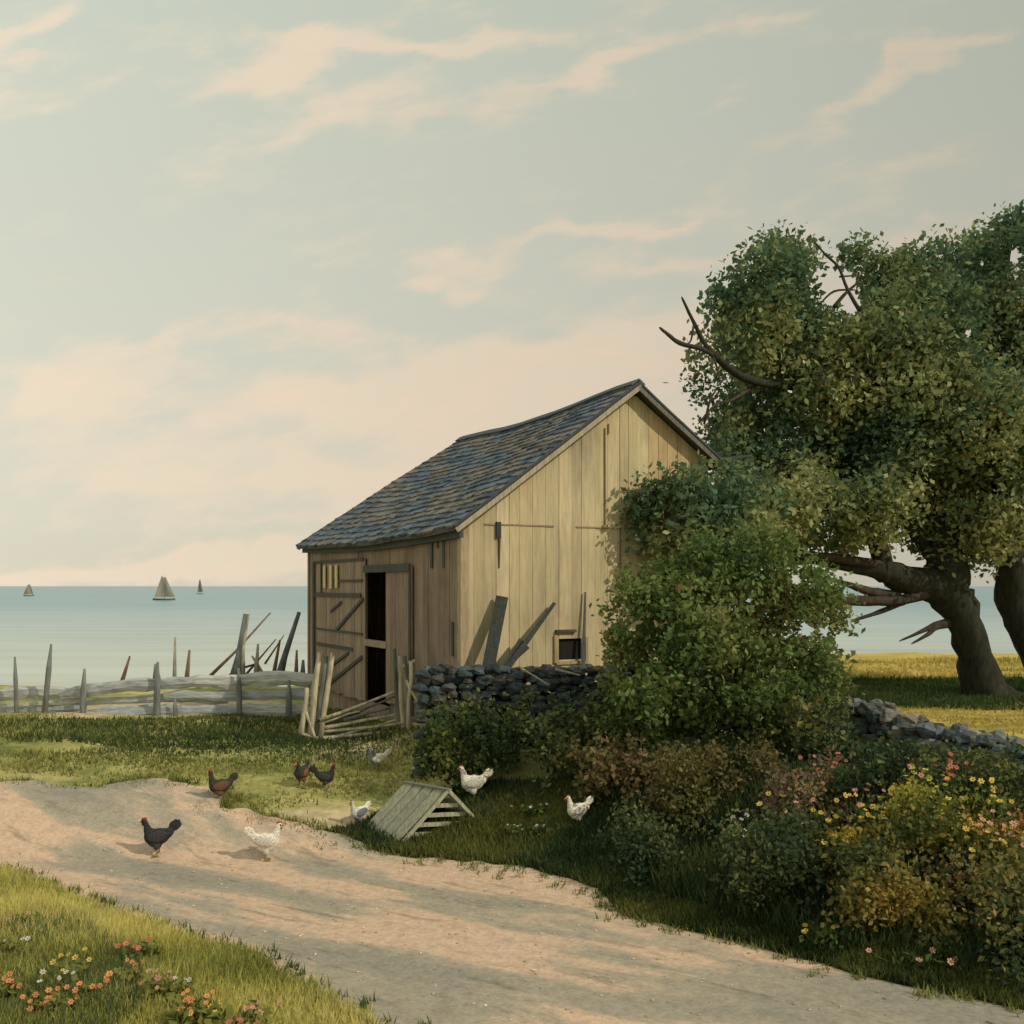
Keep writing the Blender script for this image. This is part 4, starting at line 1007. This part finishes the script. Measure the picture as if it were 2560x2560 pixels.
shrub([(2440, 2230, 110), (2540, 2270, 120), (2420, 2340, 100), (2560, 2380, 110), (2660, 2300, 110)], 8.0, DK1+[(.32, .24, .07), (.40, .24, .10)], 'dark shrub at the right edge above the lane verge', 70)
shrub([(1990, 1990, 80), (2080, 1960, 70), (2060, 2050, 90), (2160, 2060, 80)], 9.9, [(.08, .075, .05), (.11, .13, .06), (.26, .16, .12), (.30, .28, .08)], 'mauve and green mixed shrub in the heart of the flower bank', 71)
shrub([(2300, 2050, 90), (2400, 2060, 90), (2500, 2080, 90), (2320, 2120, 80), (2480, 2150, 80)], 8.9, [(.06, .085, .03), (.18, .19, .05), (.40, .36, .07), (.52, .42, .08)], 'yellow green leafy shrub under the right stone wall', 72)

# ------------------------------------------------------------------ scattered ground cover (stuff)
def inpoly(x, y, poly):
    c = np.zeros(len(x), bool); n = len(poly); j = n-1
    for i in range(n):
        xi, yi = poly[i]; xj, yj = poly[j]
        k = ((yi > y) != (yj > y)) & (x < (xj-xi)*(y-yi)/(yj-yi+1e-12)+xi); c ^= k; j = i
    return c
def sample(poly_px, n, seed, avoid=None):
    w = np.array([(G(*p).x, G(*p).y) for p in poly_px]); rs = np.random.RandomState(seed)
    x0, y0 = w.min(0); x1, y1 = w.max(0); X = []; 
    tot = 0
    while tot < n:
        x = rs.uniform(x0, x1, n); y = rs.uniform(y0, y1, n); k = inpoly(x, y, w)
        if avoid is not None: k &= ~inpoly(x, y, avoid)
        X.append(np.stack([x[k], y[k]], 1)); tot += k.sum()
        if len(X) > 40: break
    return np.concatenate(X)[:n]
def grass(name, poly, n, hgt, wid, cols, seed, sc=1.5, avoid=None, label=None, density_noise=.0, cat='grass', mask_barn=True):
    Q = sample(poly, n, seed, avoid); rs = np.random.RandomState(seed+9)
    if density_noise:
        v = clump_noise(np.c_[Q*np.array([1, 2.2]), np.zeros(len(Q))], 2.0, seed+3); Q = Q[v > -density_noise+rs.normal(size=len(Q))*.15]
    if mask_barn:  # nothing grows inside the barn
        dx, dy = Q[:, 0]+.68, Q[:, 1]-13.9; u = dx*.884+dy*.468; v = -dx*.468+dy*.884
        Q = Q[~((u > -.1) & (u < BW+.1) & (v > -.1) & (v < BL+.1))]
    m = len(Q); z = Hn(Q[:, 0], Q[:, 1]); base = np.c_[Q, z]
    hh = hgt*rs.uniform(.45, 1.3, m)*(1+.45*clump_noise(base*np.array([1, 1, 0]), 3.0, seed+1))
    an = rs.uniform(0, 6.28, m); ln = hh*rs.uniform(.1, .75, m)
    tip = base+np.c_[np.cos(an)*ln, np.sin(an)*ln, hh]
    a2 = rs.uniform(0, 6.28, m); w = wid*rs.uniform(.6, 1.5, m); side = np.c_[np.cos(a2)*w, np.sin(a2)*w, np.zeros(m)]
    V = np.stack([base-side-np.array([0, 0, .01]), base+side-np.array([0, 0, .01]), tip], 1)
    C = tint_by(base*np.array([.7, 1.7, 0]), cols, sc, seed+2)
    o = np_mesh(name, V, 3, C, M_GRASS); tag(o, label, cat, kind='stuff'); return o
YARD = [(-300, 1950), (-300, 1800), (0, 1790), (400, 1790), (760, 1790), (790, 1735), (1050, 1740), (1100, 1860), (1350, 1880), (1500, 1940), (1640, 2060), (1720, 2200), (1650, 2300), (1500, 2228), (1300, 2168), (1100, 2146), (985, 2134), (900, 2100), (780, 2082), (700, 2050), (545, 2030), (560, 1985), (420, 1958), (200, 1972), (0, 1962)]
GC = [(.07, .11, .045), (.16, .19, .065), (.33, .32, .10), (.48, .44, .15), (.55, .48, .22)]
grass('grass', YARD, 60000, .055, .012, GC, 101, 1.3, PATHPOLY, 'short mixed green and yellow grass of the barnyard', .12)
DGC = [(.035, .062, .032), (.055, .09, .04), (.09, .125, .045), (.19, .20, .06)]
grass('grass', [(-300, 1880), (-300, 1808), (300, 1795), (760, 1800), (790, 1745), (1040, 1745), (1060, 1830), (900, 1865), (500, 1870), (200, 1865), (0, 1850)], 14000, .075, .016, [(.035, .06, .025), (.06, .095, .035), (.11, .14, .045), (.22, .23, .07)], 102, 1.5, PATHPOLY, 'taller dark grass along the foot of the fence and gate')
grass('grass', [(750, 2105), (880, 2070), (1000, 2010), (1240, 1960), (1500, 1940), (1650, 2060), (1720, 2200), (1650, 2290), (1500, 2228), (1300, 2172), (1100, 2150), (985, 2138), (860, 2105)], 26000, .10, .013, DGC+[(.2, .2, .05)], 103, 2.2, PATHPOLY, 'dark grass around the coop and down to the lane')
grass('grass', [(1500, 2236), (1620, 2240), (1800, 2290), (2100, 2370), (2560, 2440), (2900, 2480), (2900, 2590), (2560, 2530), (2150, 2444), (1900, 2374), (1640, 2314), (1560, 2292)], 22000, .085, .012, [(.03, .05, .02), (.06, .09, .028), (.15, .17, .045), (.28, .27, .08)], 104, 2.2, PATHPOLY, 'grassy verge between the lane and the flower bank')
grass('grass', [(-300, 2090), (0, 2185), (150, 2240), (300, 2290), (450, 2350), (540, 2368), (640, 2400), (700, 2445), (800, 2500), (930, 2562), (960, 2615), (-600, 2615)], 85000, .12, .010, [(.26, .28, .08), (.46, .44, .12), (.62, .57, .18), (.68, .60, .24)], 105, 1.6, None, 'bright yellow green grass of the near left bank')
grass('grass', [(-100, 2340), (200, 2330), (330, 2400), (360, 2520), (260, 2615), (-300, 2615)], 7000, .15, .010, [(.06, .10, .06), (.11, .15, .07), (.22, .24, .08)], 106, 2.2, None, 'dark blue green leafy weeds in the left corner')
grass('grass', [(1450, 1905), (1700, 1880), (2050, 1850), (2300, 1930), (2900, 1960), (2900, 2520), (2560, 2450), (2100, 2375), (1800, 2300), (1650, 2250), (1600, 2100)], 36000, .24, .014, DGC, 107, 2.0, PATHPOLY, 'tangled dark undergrowth covering the right bank')
grass('grass', [(2080, 1762), (2080, 1705), (2800, 1702), (2900, 1780), (2600, 1778), (2250, 1776)], 14000, .11, .02, [(.035, .07, .03), (.06, .10, .035), (.12, .15, .045)], 108, 1.2, None, 'green meadow grass under the willows')

# ------------------------------------------------------------------ flowering plants (things)
def flower_plant(px, py, hgt, nfl, col, label, group, seed, spread=.12, leafc=None, fs=.022):
    rs = np.random.RandomState(seed); g = G(px, py); root = empty('flowering_plant', g, 0, label, 'flower', group)
    leafc = leafc or [(.06, .10, .03), (.14, .17, .045)]
    n = 130; C = np.c_[rs.normal(size=n)*spread*.6, rs.normal(size=n)*spread*.6, rs.uniform(.02, hgt*.85, n)]
    V = leaf_faces(C, n, .035, None, seed=seed); np_mesh('leaves', V, 4, tint_by(C, leafc, 6, seed), M_LEAF, root)
    mb = MB(); ms = MB()
    for i in range(nfl):
        c = Vector((rs.normal()*spread*.8, rs.normal()*spread*.8, hgt*rs.uniform(.7, 1.1))); ms.tube([(c.x*.3, c.y*.3, 0), (c.x*.8, c.y*.8, c.z*.6), c], [.004, .003, .002], 5, (.09, .13, .04))
        pet = 6; r = fs*rs.uniform(.8, 1.3); tilt = Matrix.Rotation(rs.uniform(.2, 1.1), 4, 'X'); rz = Matrix.Rotation(rs.uniform(-.6, .6), 4, 'Z')
        g_ = rs.uniform(.75, 1.2); cc = tuple(min(.9, g_*x) for x in col)
        for k in range(pet):
            a = 6.283*k/pet; M = Matrix.Translation(c) @ rz @ tilt @ Matrix.Rotation(a, 4, 'Z') @ Matrix.Translation((r*.62, 0, 0)) @ Matrix.Rotation(-.35, 4, 'Y') @ Matrix.Diagonal((r*.55, r*.36, r*.10, 1))
            mb.ball(M, 6, 4, cc)
        mb.ball(Matrix.Translation(c) @ rz @ tilt @ Matrix.Diagonal((r*.25, r*.25, r*.2, 1)), 6, 4, (.28, .16, .04))
    ms.build('stem', M_BARK, root); mb.build('blossoms', M_CLOTH, root); return root
OR, RD, YL, WT, PK = (.58, .25, .10), (.46, .15, .10), (.58, .42, .09), (.55, .52, .44), (.50, .26, .21)
FL = [ # px, py (root), height, blossoms, colour, words
 (20, 2500, .22, 9, OR, 'orange'), (110, 2525, .2, 9, OR, 'orange'), (215, 2505, .2, 10, OR, 'orange'), (330, 2460, .2, 7, OR, 'orange'), (160, 2530, .18, 6, OR, 'orange'),
 (350, 2395, .2, 6, RD, 'red'), (400, 2490, .22, 8, PK, 'pink'), (490, 2540, .2, 9, OR, 'orange'), (455, 2560, .2, 9, OR, 'orange'), (530, 2560, .18, 6, YL, 'yellow'),
 (640, 2560, .2, 6, PK, 'pink'), (180, 2440, .2, 8, YL, 'yellow'), (140, 2480, .2, 6, WT, 'white'), (70, 2300, .14, 4, PK, 'pink'), (600, 2590, .18, 7, RD, 'red'), (20, 2380, .2, 6, WT, 'white'), (445, 2480, .17, 4, WT, 'white')]
LW = ['orange wildflower clump at the extreme lower left edge of the near bank', 'orange wildflower clump second from the left edge of the near bank', 'orange wildflower clump between the blue green weeds and the brown stalks',
 'highest orange wildflower clump of the near left bank', 'orange wildflowers low beside the dark weeds of the left corner', 'small red wildflowers highest on the near left bank below the lane',
 'pink wildflower clump in the middle of the near left bank', 'orange wildflower clump left of centre at the bottom of the near bank', 'orange wildflower clump touching the bottom edge of the picture',
 'yellow wildflowers among orange ones at the bottom of the near bank', 'pink wildflowers rightmost at the bottom of the near bank', 'yellow wildflowers above the dark weeds of the left bank',
 'white wildflowers in the dark weeds of the left corner', 'tiny pink wildflower alone near the top left of the near bank', 'red wildflowers by the lower tip of the near bank', 'white wildflowers at the left edge of the near bank', 'white wildflowers just above the pink clump on the near bank']
for i, (px, py, h_, n, c, w) in enumerate(FL):
    flower_plant(px, py+25, h_, n, c, LW[i], 'wildflowers on the near left bank', 300+i, leafc=[(.14, .17, .05), (.30, .30, .08)], spread=.09, fs=.018)
FR = [(2165, 2120, .35, 14, YL, 'yellow'), (2120, 2190, .3, 12, YL, 'yellow'), (2230, 2150, .32, 12, YL, 'yellow'), (2310, 2030, .3, 14, (.55, .48, .08), 'yellow'), (2340, 2090, .3, 12, (.50, .44, .08), 'yellow'),
      (2090, 2000, .35, 10, RD, 'red'), (2250, 2000, .35, 12, PK, 'pink'), (2180, 2060, .3, 8, PK, 'pink'), (2060, 2100, .3, 8, PK, 'pink'), (2460, 2200, .32, 10, YL, 'yellow'), (2520, 2180, .34, 12, PK, 'pink'),
      (2490, 2080, .34, 10, YL, 'yellow'), (2430, 2160, .3, 8, OR, 'orange'), (1990, 2080, .3, 8, YL, 'yellow'), (1595, 1980, .25, 8, WT, 'white'), (1890, 2120, .22, 5, WT, 'white'), (1320, 2030, .12, 4, RD, 'red'), (1345, 2030, .12, 4, WT, 'white'),
      (1290, 2075, .10, 5, WT, 'white'), (1350, 2075, .1, 4, WT, 'white'), (2300, 2365, .14, 5, PK, 'pink'), (2070, 2310, .16, 7, YL, 'yellow'), (2380, 2000, .3, 9, RD, 'red'), (2550, 2260, .3, 10, YL, 'yellow')]
RW = ['deep yellow flowers in the centre of the right bank', 'lowest deep yellow flowers of the central yellow patch', 'yellow flowers right beside the central yellow patch', 'pale yellow flowers high under the right stone wall', 'pale yellow flowers just below the high pale yellow ones',
 'red flowers leftmost at the top of the flower bank', 'pink flowers along the top of the flower bank', 'pink flowers just above the deep yellow ones', 'pink flowers at the left side of the flower bank', 'yellow flowers low near the right edge of the bank', 'bright pink flowers near the right edge of the bank',
 'yellow flowers above the bright pink ones at the right', 'orange flowers beside the bright pink ones', 'yellow flowers at the left end of the flower bank', 'white blossoms in the reddish brown shrub', 'white blossoms alone in the dark shrubs', 'small red flowers in the grass right of the coop', 'small white flowers beside the red ones right of the coop',
 'small white flowers nearest the slatted coop front', 'small white flowers below the far right white hen', 'pink flowers low on the verge by the lane', 'yellow flowers low on the verge under the dark shrubs', 'red flowers below the right stone wall', 'yellow flowers lowest at the right edge']
for i, (px, py, h_, n, c, w) in enumerate(FR):
    flower_plant(px, py+55 if px > 1400 else py+10, h_+(.25 if px > 1800 and py < 2250 else 0), n+4 if px > 1400 else n, c, RW[i], 'flowers of the right bank and yard', 400+i, spread=.17 if px > 1400 else .08, fs=.022 if px > 1400 else .014)

grass('grass', [(2060, 1700), (2060, 1660), (2300, 1650), (2900, 1650), (2900, 1702)], 9000, .10, .03, [(.28, .28, .08), (.50, .40, .11), (.62, .48, .18)], 111, 1.2, None, 'yellow ripe grass of the far field beyond the willows')
grass('grass', [(2230, 1785), (2230, 1768), (2900, 1764), (2900, 1850), (2560, 1838)], 8000, .06, .015, [(.28, .28, .08), (.50, .40, .11), (.60, .46, .16)], 112, 1.6, None, 'dry yellow grass strip behind the right stone wall')
# tufts and pebbles that break up the edges of the lane
rs = np.random.RandomState(77); Vt = []; 
for E in (A, B):
    k = rs.randint(0, len(E), 420); Vt.append(E[k]+rs.normal(size=(420, 2))*np.array([.12, .09]))
T = np.concatenate(Vt); T = np.repeat(T, 14, axis=0)+rs.normal(size=(len(T)*14, 2))*.035
z = Hn(T[:, 0], T[:, 1])+.01; b_ = np.c_[T, z]; m = len(T); an = rs.uniform(0, 6.28, m); hh = rs.uniform(.02, .09, m)
tip = b_+np.c_[np.cos(an)*hh*.6, np.sin(an)*hh*.6, hh]; sd_ = np.c_[np.cos(an+1.5)*.008, np.sin(an+1.5)*.008, np.zeros(m)]
tag(np_mesh('grass_tufts', np.stack([b_-sd_, b_+sd_, tip], 1), 3, tint_by(b_, [(.06, .09, .03), (.16, .19, .05), (.30, .29, .09)], 3, 78), M_LEAF), 'ragged grass tufts along both edges of the sandy lane', 'grass', kind='stuff')
mb = MB()
for i in range(650):
    t = rs.uniform(0, 1)**1.0; k = rs.randint(0, 260); q = A[k]*(1-t)+B[k]*t
    if q[1] < 5.5: continue
    r_ = rs.uniform(.004, .014)*(1.8 if rs.uniform() < .05 else 1); g = rs.uniform(.6, 1.3)
    M = Matrix.Translation((q[0], q[1], float(Hn(q[0], q[1]))+.018)) @ Matrix.Rotation(rs.uniform(0, 3), 4, 'Z') @ Matrix.Diagonal((r_*1.3, r_, r_*.6, 1))
    mb.ball(M, 6, 4, (.50*g, .42*g, .32*g), .4, i)
tag(mb.build('pebbles', M_STONE), 'small pale pebbles scattered over the sandy lane', 'pebbles', kind='stuff')
